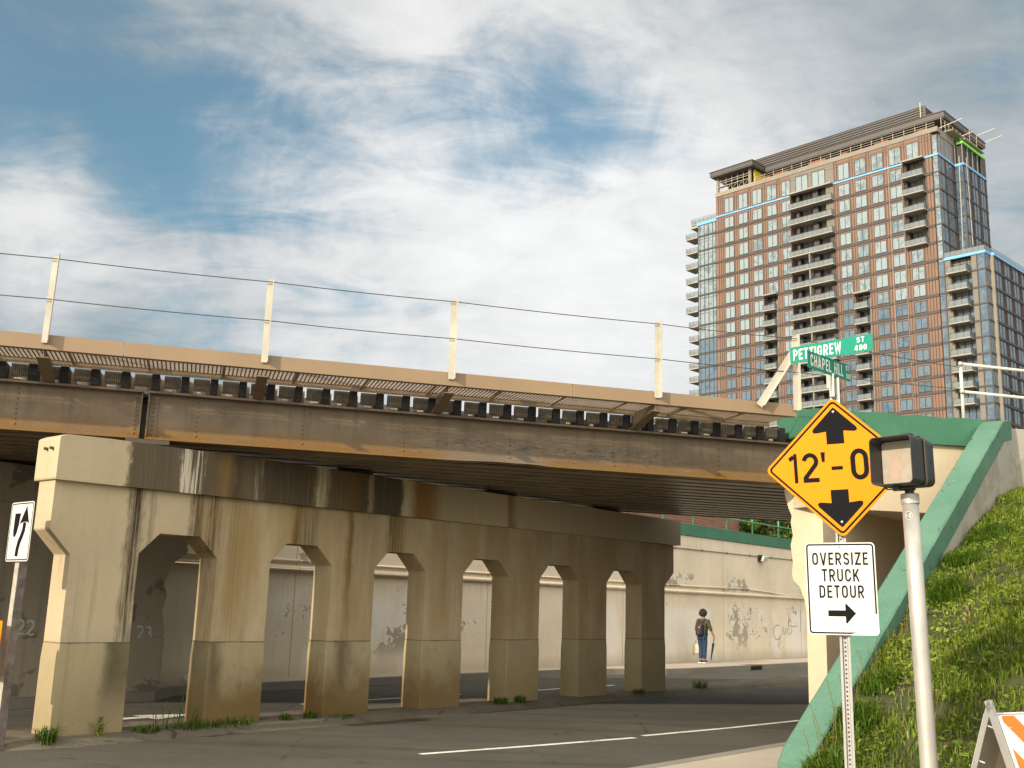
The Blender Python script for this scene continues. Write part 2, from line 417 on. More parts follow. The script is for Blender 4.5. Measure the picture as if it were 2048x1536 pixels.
def wall_mat(name, base, paint):
    """painted retaining wall, paint flaking in patches above the pipe and lower down"""
    b, c = concrete(name, base, tuple(x*.45 for x in base), .3, True)
    v = b.co(); s, y, z = b.sep(v)
    pn = b.noise(v, .42, 3, .5); pe = b.noise(v, 2.6, 9, .66); pf_ = b.noise(v, 9, 7, .7)
    flakes = b.sstep(b.math('ADD', b.math('MULTIPLY', pn, .42), b.math('ADD', b.math('MULTIPLY', pe, .38), b.math('MULTIPLY', pf_, .2))), .545, .56)
    zone = b.math('MAXIMUM', b.math('MULTIPLY', b.sstep(z, 2.35, 2.5), b.sstep(z, 3.0, 2.75)), b.math('MULTIPLY', b.sstep(z, .3, .9), b.sstep(z, 2.1, 1.9)))
    pw = b.sstep(b.noise(b.co(scale=(1, 1, .45)), .75, 4, .5), .47, .56)
    c = b.mix(b.math('MULTIPLY', b.math('MULTIPLY', pw, b.sstep(z, 2.0, 1.6)), .7), c, paint)
    c = b.mix(b.math('MULTIPLY', flakes, zone), c, tuple(x*.52 for x in base))
    edge = b.sstep(b.math('ADD', b.math('MULTIPLY', pn, .42), b.math('ADD', b.math('MULTIPLY', pe, .38), b.math('MULTIPLY', pf_, .2))), .530, .540)
    edge = b.math('MULTIPLY', b.math('SUBTRACT', edge, flakes, True), zone)
    c = b.mix(b.math('MULTIPLY', edge, .6), c, paint)
    jn_ = b.math('FRACT', b.math('DIVIDE', b.math('ADD', s, 100.0), 6.1))
    c = b.mix(b.math('MULTIPLY', b.sstep(b.math('ABSOLUTE', b.math('SUBTRACT', jn_, .5)), .003, .001), .6), c, (.22, .17, .11))
    drip = b.math('MULTIPLY', b.sstep(b.noise(b.co(scale=(7, 7, .22)), 1.3, 6, .7), .56, .68), b.sstep(z, .2, 3.6))
    c = b.mix(b.math('MULTIPLY', drip, .3), c, (.30, .235, .15))
    c = b.mix(b.math('MULTIPLY', b.sstep(z, .55, .15), .35), c, (.25, .19, .12))
    return b.done(c, .88)
M_FARWALL = wall_mat('painted_wall', (.78, .66, .49), (.84, .79, .71))
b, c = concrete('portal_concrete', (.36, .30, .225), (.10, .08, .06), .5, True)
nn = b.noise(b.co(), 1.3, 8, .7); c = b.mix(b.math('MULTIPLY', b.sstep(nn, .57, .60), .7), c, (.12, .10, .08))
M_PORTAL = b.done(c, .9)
b, c = concrete('abutment_concrete', (.60, .50, .35), (.34, .26, .16), .25, True)
M_ABUT = b.done(c, .9)
b, c = concrete('wing_concrete', (.40, .37, .32), (.17, .15, .115), .3, False)
nn = b.noise(b.co(), 1.7, 8, .65); c = b.mix(b.math('MULTIPLY', b.sstep(nn, .5, .56), .5), c, (.25, .22, .175))
M_WING = b.done(c, .92)
def greenpaint():
    b = NB('green_paint'); v = b.co()
    big = b.noise(v, 1.1, 6, .6); fi = b.noise(v, 30, 6, .7); ch = b.noise(b.co(scale=(1, 1, 1)), 6.5, 9, .7)
    c = b.ramp(big, [(.3, (.045, .155, .09)), (.7, (.068, .20, .12))])
    c = b.mix(b.math('MULTIPLY', b.sstep(fi, .5, .75), .3), c, (.10, .28, .19))
    c = b.mix(b.sstep(ch, .655, .68), c, (.035, .06, .04))
    c = b.mix(b.math('MULTIPLY', b.sstep(b.noise(v, 4.1, 8, .7), .69, .705), .8), c, (.42, .44, .36))
    b.bump(b.math('ADD', fi, b.math('MULTIPLY', ch, .8)), .45, .01)
    return b.done(c, .62, 0, .35)
M_GREEN = greenpaint()
def greentop():
    b = NB('weathered_green_paint'); v = b.co()
    big = b.noise(v, .9, 7, .62); fi = b.noise(v, 24, 7, .7); ch = b.noise(v, 7.5, 10, .72)
    c = b.ramp(big, [(.3, (.078, .178, .122)), (.7, (.122, .24, .175))])
    c = b.mix(b.math('MULTIPLY', b.sstep(fi, .5, .72), .45), c, (.155, .30, .215))
    c = b.mix(b.sstep(ch, .62, .65), c, (.05, .075, .05))
    c = b.mix(b.math('MULTIPLY', b.sstep(b.noise(b.co(loc=(3, 1, 2)), 5, 9, .72), .66, .69), .8), c, (.40, .40, .33))
    b.bump(b.math('ADD', fi, b.math('MULTIPLY', ch, .9)), .6, .012)
    return b.done(c, .75, 0, .25)
M_GREENT = greentop()

# bridge steel, rusty along the bottom of the webs
def girder_mat():
    b = NB('girder_steel'); v = b.co(); t, y, z = b.sep(v)
    n1 = b.noise(b.co(scale=(1, 1, 1.5)), 1.5, 7, .62); n2 = b.noise(b.co(scale=(.5, .5, 9)), 3.0, 5, .6); f = b.noise(v, 40, 5, .65)
    ve = b.noise(b.co(scale=(4, 4, .3)), 1.5, 6, .65)
    c = b.ramp(n1, [(.28, (.125, .086, .052)), (.5, (.205, .148, .092)), (.72, (.26, .195, .125))])
    c = b.mix(b.math('MULTIPLY', b.sstep(ve, .45, .7), .45), c, (.10, .066, .042))
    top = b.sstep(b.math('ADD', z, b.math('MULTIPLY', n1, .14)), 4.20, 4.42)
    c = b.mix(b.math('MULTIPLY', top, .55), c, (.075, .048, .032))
    zz = b.math('ADD', z, b.math('MULTIPLY', b.math('SUBTRACT', b.noise(v, .9, 5, .6), .5), .26))
    rust = b.math('MULTIPLY', b.sstep(zz, 3.98, 3.71), b.math('ADD', .62, b.math('MULTIPLY', b.sstep(n1, .35, .6), .38)))
    rc = b.ramp(f, [(.3, (.135, .066, .010)), (.7, (.235, .118, .016))])
    c = b.mix(rust, c, rc)
    # scrapes of over-height lorries
    zone = b.math('MULTIPLY', b.math('MULTIPLY', b.sstep(t, 2.8, 4.3), b.sstep(t, 8.6, 6.6)), b.math('MULTIPLY', b.sstep(z, 3.70, 3.78), b.sstep(z, 4.16, 3.92)))
    scn = b.noise(b.co(scale=(1.6, 1, 11)), 3.2, 10, .74, 1.6)
    c = b.mix(b.math('MULTIPLY', b.sstep(scn, .53, .56), zone), c, (.055, .055, .06))
    sc2 = b.noise(b.co(scale=(.8, 1, 15), loc=(3, 0, 1)), 2.6, 7, .7, .6)
    c = b.mix(b.math('MULTIPLY', b.math('MULTIPLY', b.sstep(sc2, .60, .63), zone), .85), c, (.42, .38, .33))
    low = b.math('MULTIPLY', b.math('MULTIPLY', b.sstep(t, 3.4, 4.6), b.sstep(t, 5.8, 5.0)), b.sstep(z, 3.92, 3.78))
    c = b.mix(b.math('MULTIPLY', low, .7), c, (.20, .165, .13))
    b.bump(f, .15, .004)
    return b.done(c, .5, 0, .45)
M_GIRD = girder_mat()
M_DARKSTEEL = plain('dark_steel', (.075, .058, .045), .6, var=.35, scale=3, bump=.1)
M_UNDER = plain('underside_steel', (.22, .165, .115), .38, var=.35, scale=2, spec=.5)
M_TAN = plain('tan_steel', (.285, .195, .115), .55, var=.07, scale=1.5)
M_BRACK = plain('bracket_steel', (.18, .125, .085), .6, var=.15, scale=2)
M_GRATE = plain('grating_steel', (.32, .24, .165), .6, var=.2, scale=5)
M_TIE = plain('tie_timber', (.018, .016, .017), .85, var=.4, scale=5, bump=.2)
M_RIB = plain('ribbed_timber', (.19, .155, .115), .85, var=.35, scale=7)
M_WHITE = plain('white_steel', (.60, .57, .50), .5, var=.10, scale=3, dirt=None)
b = NB('white_post_paint'); v = b.co()
ru = b.sstep(b.noise(b.co(scale=(9, 9, 1.4)), 2.2, 7, .7), .60, .68)
M_POSTW = b.done(b.mix(ru, b.ramp(b.noise(v, 3, 4), [(.3, (.43, .40, .33)), (.7, (.56, .53, .45))]), (.45, .28, .12)), .5)
M_CABLE = plain('cable', (.07, .06, .055), .5, var=.1)

# signs and street furniture
M_SIGNY = plain('sign_amber', (.80, .25, .003), .6, var=.03, scale=2, spec=.15)
M_SIGNW = plain('sign_white', (.64, .615, .56), .6, var=.04, scale=5, spec=.15)
M_SIGNK = plain('sign_black', (.012, .012, .014), .8, var=.1, spec=.04)
M_BLADE = plain('sign_green', (.02, .26, .185), .6, var=.06, scale=8, spec=.15)
M_LETTER = plain('sign_letter_white', (.86, .85, .78), .4, var=.03)
M_ALU = plain('aluminium', (.55, .55, .54), .38, .9, var=.06, scale=6)
def galv(name, base, metal=.75, rough=.42):
    b = NB(name); v = b.co()
    n1 = b.noise(v, 9, 5, .6); n2 = b.noise(b.co(scale=(1, 1, .35)), 7, 6, .6)
    c = b.ramp(n1, [(.3, tuple(x*.86 for x in base)), (.7, base)])
    c = b.mix(b.math('MULTIPLY', b.sstep(n2, .5, .7), .5), c, tuple(x*.6 for x in base))
    return b.done(c, rough, metal)
M_GALV = galv('galvanised', (.40, .39, .37), .45, .55)
M_POLE = galv('pole_aluminium', (.52, .50, .46), .4, .45)
M_HOUS = plain('signal_black', (.022, .024, .026), .38, var=.25, scale=9)
M_VISOR = plain('visor_black', (.03, .029, .029), .5, var=.25, scale=9)
M_GASKET = plain('gasket', (.075, .06, .05), .6)
M_LENS = plain('signal_lens', (.40, .345, .275), .3, var=.10, scale=14, spec=.3)
M_HAND = plain('hand_symbol', (.435, .315, .235), .3, var=.08, scale=20)
M_WOOD = plain('weathered_post', (.17, .135, .115), .85, var=.45, scale=9, bump=.3)
M_WOODW = plain('flaking_white_paint', (.42, .38, .31), .8, var=.2, scale=9, dirt=(.22, .17, .13))
M_ORANGE = plain('barricade_orange', (.80, .19, .015), .4, var=.05)
M_BARW = plain('barricade_white', (.74, .73, .70), .4, var=.05)
M_BARBACK = plain('barricade_back', (.34, .30, .24), .6, var=.1)
M_LIGHTGLASS = plain('lamp_lens', (.55, .53, .48), .25, var=.1)
M_TRASH = plain('white_paper', (.75, .74, .74), .7, var=.08)
M_TRASHR = plain('red_paper', (.45, .05, .03), .7)
M_RUSTLID = plain('rusty_lid', (.17, .09, .055), .8, var=.3, scale=9)
M_BLACKHOLE = plain('drain_dark', (.012, .011, .010), .95)
M_CHALK = plain('chalk', (.55, .55, .54), .9, var=.25, scale=12)
M_SCRIB = plain('spray_scribble', (.30, .25, .20), .9, var=.2, scale=9)

# foliage
def foliage(name, trans=.25):
    b = NB(name); c = b.attr('Col')
    b.done(c, .55, 0, .3)
    tr = b.n('ShaderNodeBsdfTranslucent'); b.put(tr.inputs[0], b.mix(1.0, c, (1.0, 1.05, .5), 'MULTIPLY'))
    ms = b.n('ShaderNodeMixShader'); ms.inputs[0].default_value = trans
    b.t.links.new(b.bs.outputs[0], ms.inputs[1]); b.t.links.new(tr.outputs[0], ms.inputs[2]); b.t.links.new(ms.outputs[0], b.out.inputs[0])
    return b.mat
M_GRASS = foliage('grass_blades', .38); M_LEAF = foliage('leaves', .3)
M_BARK = plain('bark', (.10, .075, .055), .95, var=.3, scale=8, bump=.4)

# tower
def brickmat():
    b = NB('red_brick'); br = b.n('ShaderNodeTexBrick'); _s = b.sep(b.co()); _c = b.n('ShaderNodeCombineXYZ'); b.put(_c.inputs[0], b.math('ADD', _s[0], _s[1])); b.put(_c.inputs[1], _s[2]); b.put(br.inputs['Vector'], _c.outputs[0])
    br.inputs['Scale'].default_value = 2.4; br.inputs['Color1'].default_value = (.25, .105, .06, 1); br.inputs['Color2'].default_value = (.185, .075, .045, 1); br.inputs['Mortar'].default_value = (.36, .28, .22, 1)
    br.inputs['Mortar Size'].default_value = .018
    return b.done(br.outputs[0], .9)
M_TERRA = plain('terracotta_panel', (.22, .125, .082), .7, var=.1, scale=.35)
M_SEAM = plain('dark_fin', (.03, .025, .026), .6, var=.1)
M_BAND = plain('spandrel_band', (.062, .053, .048), .6, var=.12, scale=.6)
M_BEIGE = plain('beige_panel', (.20, .175, .14), .75, var=.08, scale=.5)
M_TCONC = plain('tower_concrete', (.25, .225, .185), .85, var=.1, scale=.4)
M_SLAB = plain('balcony_slab', (.33, .315, .275), .8, var=.06, scale=1)
M_SOFFIT = plain('soffit_dark', (.12, .105, .095), .7, var=.1)
M_ROOFM = plain('roof_metal', (.095, .082, .075), .5, var=.1, scale=.5)
M_BLUEWRAP = plain('blue_membrane', (.17, .42, .72), .6, var=.1, scale=.7)
M_LIME = plain('lime_membrane', (.22, .62, .08), .6, var=.1)
M_SCAF = plain('scaffold', (.50, .44, .34), .5, .3, var=.1)
M_ORNET = plain('orange_netting', (.34, .09, .035), .8, var=.3, scale=2)
M_YELL = plain('yellow_sheathing', (.55, .45, .04), .8, var=.15)
M_DARKIN = plain('dark_interior', (.03, .03, .032), .6, var=.3, scale=.8)
M_BROWNSH = plain('shaded_brown_panel', (.075, .042, .037), .6, var=.12, scale=.4)  # brown with the shade of the tower's right faces put into the colour
def glass(name, film, tint=(.035, .06, .085)):
    b = NB(name); v = b.co()
    n1 = b.noise(b.co(scale=(1, 1, .8)), .9, 5, .6, .8)
    rv = b.rand()
    f = b.sstep(b.math('ADD', n1, b.math('MULTIPLY', rv, .22)), .44, .66)
    c = b.mix(b.math('MULTIPLY', f, film), tint, (.28, .335, .345))
    b.put(b.bs.inputs['IOR'], 1.85)
    b.done(c, .10, 0, .6)
    return b.mat
M_GLASS = glass('window_glass', .25, (.045, .085, .13))
M_GFILM = glass('filmed_glass', .9, (.13, .17, .19))
M_GRAIL = NB('rail_glass'); _b = M_GRAIL
_b.done((.25, .28, .275), .1, 0, .5)
_tr = _b.n('ShaderNodeBsdfTransparent'); _ms = _b.n('ShaderNodeMixShader'); _ms.inputs[0].default_value = .62
_b.t.links.new(_tr.outputs[0], _ms.inputs[1]); _b.t.links.new(_b.bs.outputs[0], _ms.inputs[2]); _b.t.links.new(_ms.outputs[0], _b.out.inputs[0])
M_GRAIL = _b.mat
# ------------------------------------------------------------------ ground, road, kerbs
M_MED = asphalt('crumbling_edge', (.14, .12, .088))
def P2(o, a, q, v, n, z=0.0):
    p = o + v*a + n*q; return (p.x, p.y, z)
m = MB(); m.add([(-900, -400, -.06), (900, -400, -.06), (900, 1500, -.06), (-900, 1500, -.06)], [(0, 1, 2, 3)])
m.build('ground', M_SOIL, kind='structure')
m = MB()
m.add([(-40, -25, 0), (25, -25, 0), (60, 60, 0), (30, 80, 0), (-50, 30, 0)], [(0, 1, 2, 3, 4)])
m.build('road', M_ASPH, kind='structure')

def strip(name, left, rightp, z0, z1, mats, bevel=.015, kerbw=.16, slope=0.0):
    """raised strip between two polylines (lists of (x,y)) with a kerb stone edge along the first one"""
    m = MB(); n = len(left)
    V = []
    for (a, b_) in zip(left, rightp):
        a = Vector((*a, 0)); b_ = Vector((*b_, 0)); d = (b_ - a).normalized()
        k = a + d*kerbw
        a0_ = a - d*slope
        V += [(a0_.x, a0_.y, z0), (a.x, a.y, z1 - slope*.12), (k.x, k.y, z1), (k.x, k.y, z1 - .004), (b_.x, b_.y, z1 - .004), (b_.x, b_.y, z0)]
    F = []; MI = []
    for i in range(n - 1):
        for j, mi in ((0, 0), (1, 0), (2, 0), (3, 1), (4, 1)):
            a = i*6 + j
            F.append((a, a + 1, a + 7, a + 6)); MI.append(mi)
    F.append((0, 1, 2, 3, 4, 5)); MI.append(0); F.append(tuple((n - 1)*6 + j for j in range(6))); MI.append(0)
    for f, mi in zip(F, MI): m.f.append(list(f)); m.m.append(mi)
    m.v = V
    return m.build(name, mats, kind='structure')

def xy(o, a, q, v, n):
    p = o + v*a + n*q; return (p.x, p.y)
# median with its ragged front edge
sA = [-.75, -.45, 0.0, .5, 1, 1.5, 2, 3, 4, 5, 6, 7, 8, 9, 10, 11, 12, 13, 14, 15, 17, 20, 24, 30, 40]
lf = [xy(O_P, s, (-.22 if s < -.7 else -.02 if s < -.4 else .13) + .035*math.sin(s*5.1) + .02*math.sin(s*13), dv, dq) for s in sA]
rg = [xy(O_P, s, (-.40 if s < -.7 else -.62 if s < -.4 else -.82) + .02*math.sin(s*7), dv, dq) for s in sA]
strip('median_kerb', lf, rg, -.005, .10, [M_MED, M_SOIL], slope=.16)
# far footway
sB = [-14, -8, -3.4, -2.6, 0, 3, 6, 9, 10.5, 12, 13, 16, 16.7]
qB = [1.75, 1.7, 1.6, .95, .86, .84, .82, .86, 1.3, 2.0, 2.12, 2.12, 2.12]
strip('far_pavement', [xy(O_F, s, q, fv, fq) for s, q in zip(sB, qB)], [xy(O_F, s, -.05, fv, fq) for s in sB], -.05, .15, [M_KERB, M_WALK])
sB = [17.5, 19, 24, 32, 60]
strip('far_pavement', [xy(O_F, s, 2.1, fv, fq) for s in sB], [xy(O_F, s, -.05, fv, fq) for s in sB], -.05, .15, [M_KERB, M_WALK])
strip('far_pavement', [xy(O_F, s, 1.86, fv, fq) for s in (16.705, 17.495)], [xy(O_F, s, -.05, fv, fq) for s in (16.705, 17.495)], -.05, .149, [M_KERB, M_WALK])
# near footway beside the wing wall, bending round to the camera
sC = [-13, -8, -4, 0, 4, 6, 8, 12, 20, 40]
qC = [5.0, 5.2, 5.45, 5.6, 5.7, 5.72, 5.75, 5.75, 5.75, 5.75]
strip('near_pavement', [xy(O_P, s, q, dv, dq) for s, q in zip(sC, qC)], [xy(O_P, s, 12 if s < 3 else 6.95, dv, dq) for s in sC], -.05, .12, [M_KERB, M_WALK])
# painted lines and the turn arrow
def line(name, pts, wd):
    m = MB(); pts = [Vector((*p, .004)) for p in pts]
    V = []
    for i, p in enumerate(pts):
        t = (pts[min(i + 1, len(pts) - 1)] - pts[max(i - 1, 0)]).normalized(); s = Vector((t.y, -t.x, 0))*wd/2
        V += [p + s, p - s]
    m.add(V, [(2*i, 2*i + 1, 2*i + 3, 2*i + 2) for i in range(len(pts) - 1)])
    return m.build(name, M_PAINT, kind='structure')
line('lane_line', [(-.93, 12.71), (.4, 13.75), (1.81, 14.92)], .10)
line('lane_line', [(1.95, 15.17), (3.4, 16.5), (4.9, 18.0)], .10)
line('lane_line', [(6.9, 20.2), (8.8, 22.4)], .10)
line('lane_line', [xy(O_P, s, -3.2, dv, dq) for s in (-4, -1.5)], .10)
line('lane_line', [xy(O_P, s, -2.3, dv, dq) for s in (5.6, 9.5)], .09)
line('lane_line', [xy(O_P, s, -2.15, dv, dq) for s in (11.5, 14.5)], .09)
line('lane_line', [xy(O_P, s, -1.15, dv, dq) for s in (-3.2, .6)], .08)
m = MB()
ar = [(1.0, -.10), (2.5, -.10), (2.5, -.32), (3.35, .02), (2.5, .32), (2.5, .10), (1.0, .10)]
pl_ = lambda u, v, w_: P2(O_P, u, -1.95 + v, dv, dq, .004)
m.face(ar, pl_, 0); m.build('turn_arrow_marking', M_PAINT, kind='structure')
# higher ground behind the far wall and behind the headwall
m = MB()
m.add([P2(O_F, a, q, fv, fq, z) for (a, q, z) in ((-40, -.5, 4.1), (70, -.5, 4.1), (70, -90, 5), (-40, -60, 5), (-40, -.5, -1), (70, -.5, -1))], [(0, 1, 2, 3), (0, 1, 5, 4)])
m.build('upper_terrain', M_SOIL, kind='structure')

# ------------------------------------------------------------------ median pier
cols = [(.12, 1.0), (2.14, 3.0), (4.10, 4.95), (6.05, 6.94), (8.12, 8.98), (10.18, 11.08), (12.32, 13.2)]
PT = .39
pier = empty('bridge_pier', O_P, D_RZ, 'cream concrete arcade pier with seven columns and a black stained cap, on the median', 'bridge pier')
poly = [(-.16, 3.04), (13.56, 3.07), (13.56, 2.49), (13.2, 2.21)]
for i in range(6, -1, -1):
    a, b_ = cols[i]
    poly += [(b_, .05), (a, .05)]
    if i: 
        pb = cols[i - 1][1]
        poly += [(a, 2.20), (a - .285, 2.465), (pb + .27, 2.465), (pb, 2.20)]
    else:
        poly += [(a, 2.14), (-.16, 2.42)]
m = MB(); m.prism(poly, lambda u, v, w_: (u, w_, v), 0, PT); m.build('arcade_wall', M_PIER, pier, bevel=.014)
m = MB()
m.prism([(-.20, 2.99), (13.72, 3.08), (13.72, 3.60), (9, 3.60), (3, 3.585), (.4, 3.55), (-.12, 3.53), (-.20, 3.49)], lambda u, v, w_: (u, w_, v), -.08, PT + .06)
m.build('pier_cap', M_CAP, pier, bevel=.025)
m = MB()
for (u, z) in ((.06, 3.36), (.20, 3.36)):
    m = MB(); m.tube([(-.20, u, z), (-.245, u, z + .004)], .018, 8); m.build('anchor_bolt', M_DARKSTEEL, pier)
for a, b_ in cols:
    m = MB(); e0, e1 = .004, .013
    rings = [(e1, .04), (e1, .94), (e0, 1.135)]
    V = []
    for e, z in rings: V += [(a - e, -e, z), (b_ + e, -e, z), (b_ + e, PT + e, z), (a - e, PT + e, z)]
    F = [(i*4 + j, i*4 + (j + 1) % 4, i*4 + 4 + (j + 1) % 4, i*4 + 4 + j) for i in range(2) for j in range(4)]
    m.add(V, F); m.build('column_base', M_JACK, pier, bevel=.01)

# ------------------------------------------------------------------ far portal wall with the chalked numbers
PY = 4.25
portal = empty('portal_wall', O_P, D_RZ, 'dark shaded concrete portal wall numbered 22 and 23, with a chipped end, across the far road', 'portal wall')
m = MB()
edge = [(4.12, .0), (4.10, .6), (4.13, 1.1), (4.07, 1.45), (4.12, 1.7), (4.05, 1.9), (4.11, 2.05), (4.12, 2.19), (4.46, 2.46), (4.43, 2.55), (4.48, 2.7), (4.45, 3.0), (4.48, 3.6)]
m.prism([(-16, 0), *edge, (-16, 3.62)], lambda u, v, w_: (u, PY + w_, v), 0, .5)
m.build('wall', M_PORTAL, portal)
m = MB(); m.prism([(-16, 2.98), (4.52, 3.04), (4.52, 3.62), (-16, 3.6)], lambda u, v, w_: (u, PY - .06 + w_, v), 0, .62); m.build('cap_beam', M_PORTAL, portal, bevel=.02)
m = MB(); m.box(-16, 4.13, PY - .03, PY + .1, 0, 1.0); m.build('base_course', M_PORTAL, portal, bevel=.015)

# ------------------------------------------------------------------ stroke lettering
def arc(cx, cy, rx, ry, a0, a1, n=9):
    return [(cx + rx*math.cos(R(a0 + (a1 - a0)*i/(n - 1))), cy + ry*math.sin(R(a0 + (a1 - a0)*i/(n - 1)))) for i in range(n)]
def glyph(ch, h):
    W_ = {'I': 2*h, '1': .34, '-': .42, "'": 2*h, 'W': .80, 'A': .64, 'V': .62, 'T': .52, 'E': .47, 'L': .45, 'K': .58, '4': .60, ' ': .32}.get(ch, .56)
    l, r, b_, t, cx = h, W_ - h, h, 1 - h, W_/2
    rx = cx - h; ry = min(.27, rx*1.15)
    top = lambda a0, a1, n=9: arc(cx, t - ry, rx, ry, a0, a1, n)
    bot = lambda a0, a1, n=9: arc(cx, b_ + ry, rx, ry, a0, a1, n)
    ry1 = (t - .5)/2; ry2 = (.5 - b_)/2
    S = []
    if ch in 'O0': S = [(top(0, 180, 11) + bot(180, 360, 11), True)]
    elif ch == 'C': S = [([(r, .66)] + top(0, 180) + bot(180, 360) + [(r, .34)], False)]
    elif ch == 'G': S = [([(r, .69)] + top(0, 180) + bot(180, 360) + [(r, .5 - h*.2), (W_*.56, .5 - h*.2)], False)]
    elif ch == 'S': S = [(arc(cx, .5 + ry1, rx, ry1, 12, 270, 13) + arc(cx, .5 - ry2, rx, ry2, 90, -168, 13)[1:], False)]
    elif ch == 'U': S = [([(l, 1)] + bot(180, 360, 11) + [(r, 1)], False)]
    elif ch == 'D': S = [([(l, b_), (l, t)] + arc(r - .24, t - .24, .24, .24, 90, 0, 6) + arc(r - .24, b_ + .24, .24, .24, 0, -90, 6), True)]
    elif ch in 'PR':
        S = [([(l, 0), (l, t)] + arc(r - .2, t - (t - .46)/2, .2, (t - .46)/2, 90, -90, 9) + [(l + h, .46)], False)]
        if ch == 'R': S.append(([(W_*.52, .46 - h), (W_ - h*.75, 0)], False))
    elif ch == 'E': S = [([(W_, t), (l, t), (l, b_), (W_, b_)], False), ([(l + h, .51), (W_*.9, .51)], False)]
    elif ch == 'T': S = [([(0, t), (W_, t)], False), ([(cx, 0), (cx, t - h)], False)]
    elif ch == 'L': S = [([(l, 1), (l, b_), (W_, b_)], False)]
    elif ch == 'H': S = [([(l, 0), (l, 1)], False), ([(r, 0), (r, 1)], False), ([(l + h, .5), (r - h, .5)], False)]
    elif ch == 'I': S = [([(l, 0), (l, 1)], False)]
    elif ch == 'A': S = [([(h*.9, 0), (cx - h*.25, 1 - h*.35), (cx + h*.25, 1 - h*.35), (W_ - h*.9, 0)], False), ([(W_*.30, .27), (W_*.70, .27)], False)]
    elif ch == 'V': S = [([(h*.9, 1), (cx - h*.2, h*.4), (cx + h*.2, h*.4), (W_ - h*.9, 1)], False)]
    elif ch == 'W': S = [([(h*.9, 1), (W_*.27, h*.5), (cx, .86), (W_*.73, h*.5), (W_ - h*.9, 1)], False)]
    elif ch == 'K': S = [([(l, 0), (l, 1)], False), ([(W_ - h*.9, 1), (l + h, .40)], False), ([(W_*.46, .52), (W_ - h*.6, 0)], False)]
    elif ch == 'Z': S = [([(0, t), (r, t), (l, b_), (W_, b_)], False)]
    elif ch == '1': S = [([(W_ - h, 0), (W_ - h, 1)], False), ([(0.0, .80), (W_ - 2*h, .90)], False)]
    elif ch == '2': S = [(arc(cx, t - .22, rx, .22, 172, -35, 12) + [(l + h*.2, b_ + .08), (l + h*.2, b_), (W_, b_)], False)]
    elif ch == '3': S = [(arc(cx, .52 + (t - .52)/2, rx, (t - .52)/2, 165, -90, 12) + arc(cx, .52 - (.52 - b_)/2, rx, (.52 - b_)/2, 90, -165, 12)[1:], False)]
    elif ch == '4': S = [([(W_*.70, 0), (W_*.70, 1)], False), ([(W_*.70 - h, .93), (l, .30), (W_, .30)], False)]
    elif ch == '-': S = [([(0, .40), (W_, .40)], False)]
    elif ch == "'": S = [([(l, 1), (l, .68)], False)]
    return W_, S
def ribbon(m, pts, h, closed, fn, wz, mi=0):
    n = len(pts); L = []; Rr = []
    for i in range(n):
        p = Vector(pts[i])
        a = Vector(pts[(i - 1) % n]) if (closed or i > 0) else None
        c = Vector(pts[(i + 1) % n]) if (closed or i < n - 1) else None
        d1 = (p - a).normalized() if a is not None and (p - a).length > 1e-6 else None
        d2 = (c - p).normalized() if c is not None and (c - p).length > 1e-6 else None
        if d1 is None: d1 = d2
        if d2 is None: d2 = d1
        n1 = Vector((-d1.y, d1.x)); n2 = Vector((-d2.y, d2.x)); nm = (n1 + n2)
        nm = nm.normalized() if nm.length > 1e-4 else n1
        k = 1/max(.42, nm.dot(n1))
        L.append(p + nm*h*k); Rr.append(p - nm*h*k)
    vs = [fn(q.x, q.y, wz) for q in L] + [fn(q.x, q.y, wz) for q in Rr]
    m.add(vs, [(i, (i + 1) % n, n + (i + 1) % n, n + i) for i in range(n if closed else n - 1)], mi)
def text_mesh(m, s, u0, u1, v0, v1, fn, h=.085, gap=.17, wz=-.003, mi=0, slant=0.0):
    """lettering s fitted into the box u0..u1, v0..v1 of the plane fn(u, v, w)"""
    x = 0; items = []
    for ch in s:
        W_, S = glyph(ch, h)
        items.append((x, S)); x += W_ + gap
    tot = x - gap; k = (u1 - u0)/tot; kv = (v1 - v0)
    e = 0
    for x0, S in items:
        for pts, cl in S:
            e += 1
            ribbon(m, pts, h, cl, lambda a, b_, w_, x0=x0: fn(u0 + (x0 + a)*k, v0 + b_*kv + slant*(x0 + a)*k, w_), wz - .0003*(e % 5), mi)
# chalk numbers: hand drawn
def scrawl(m, s, u0, v0, hgt, fn, wz, h=.07):
    x = 0
    for ch in s:
        if ch == '2': pts = arc(.26, .72, .24, .26, 165, -50, 10) + [(.25, .22), (.03, .06), (.12, .12), (.35, .02), (.60, .10)]
        else: pts = arc(.25, .76, .2, .2, 150, -70, 8) + arc(.27, .28, .26, .28, 80, -150, 9)
        ribbon(m, [(x + a, b_) for a, b_ in pts], h, False, lambda a, b_, w_: fn(u0 + a*hgt, v0 + b_*hgt - .06*a*hgt, w_), wz)
        x += .72
for s, u, v in (('22', 1.60, 1.06), ('23', 3.62, .98)):
    m = MB(); scrawl(m, s, u, v, .22, lambda a, b_, w_: (a, PY - .004 + w_ - (.0 if True else 0), b_), -.001, .075)
    m.build('chalk_number', M_CHALK, portal, fix=False)

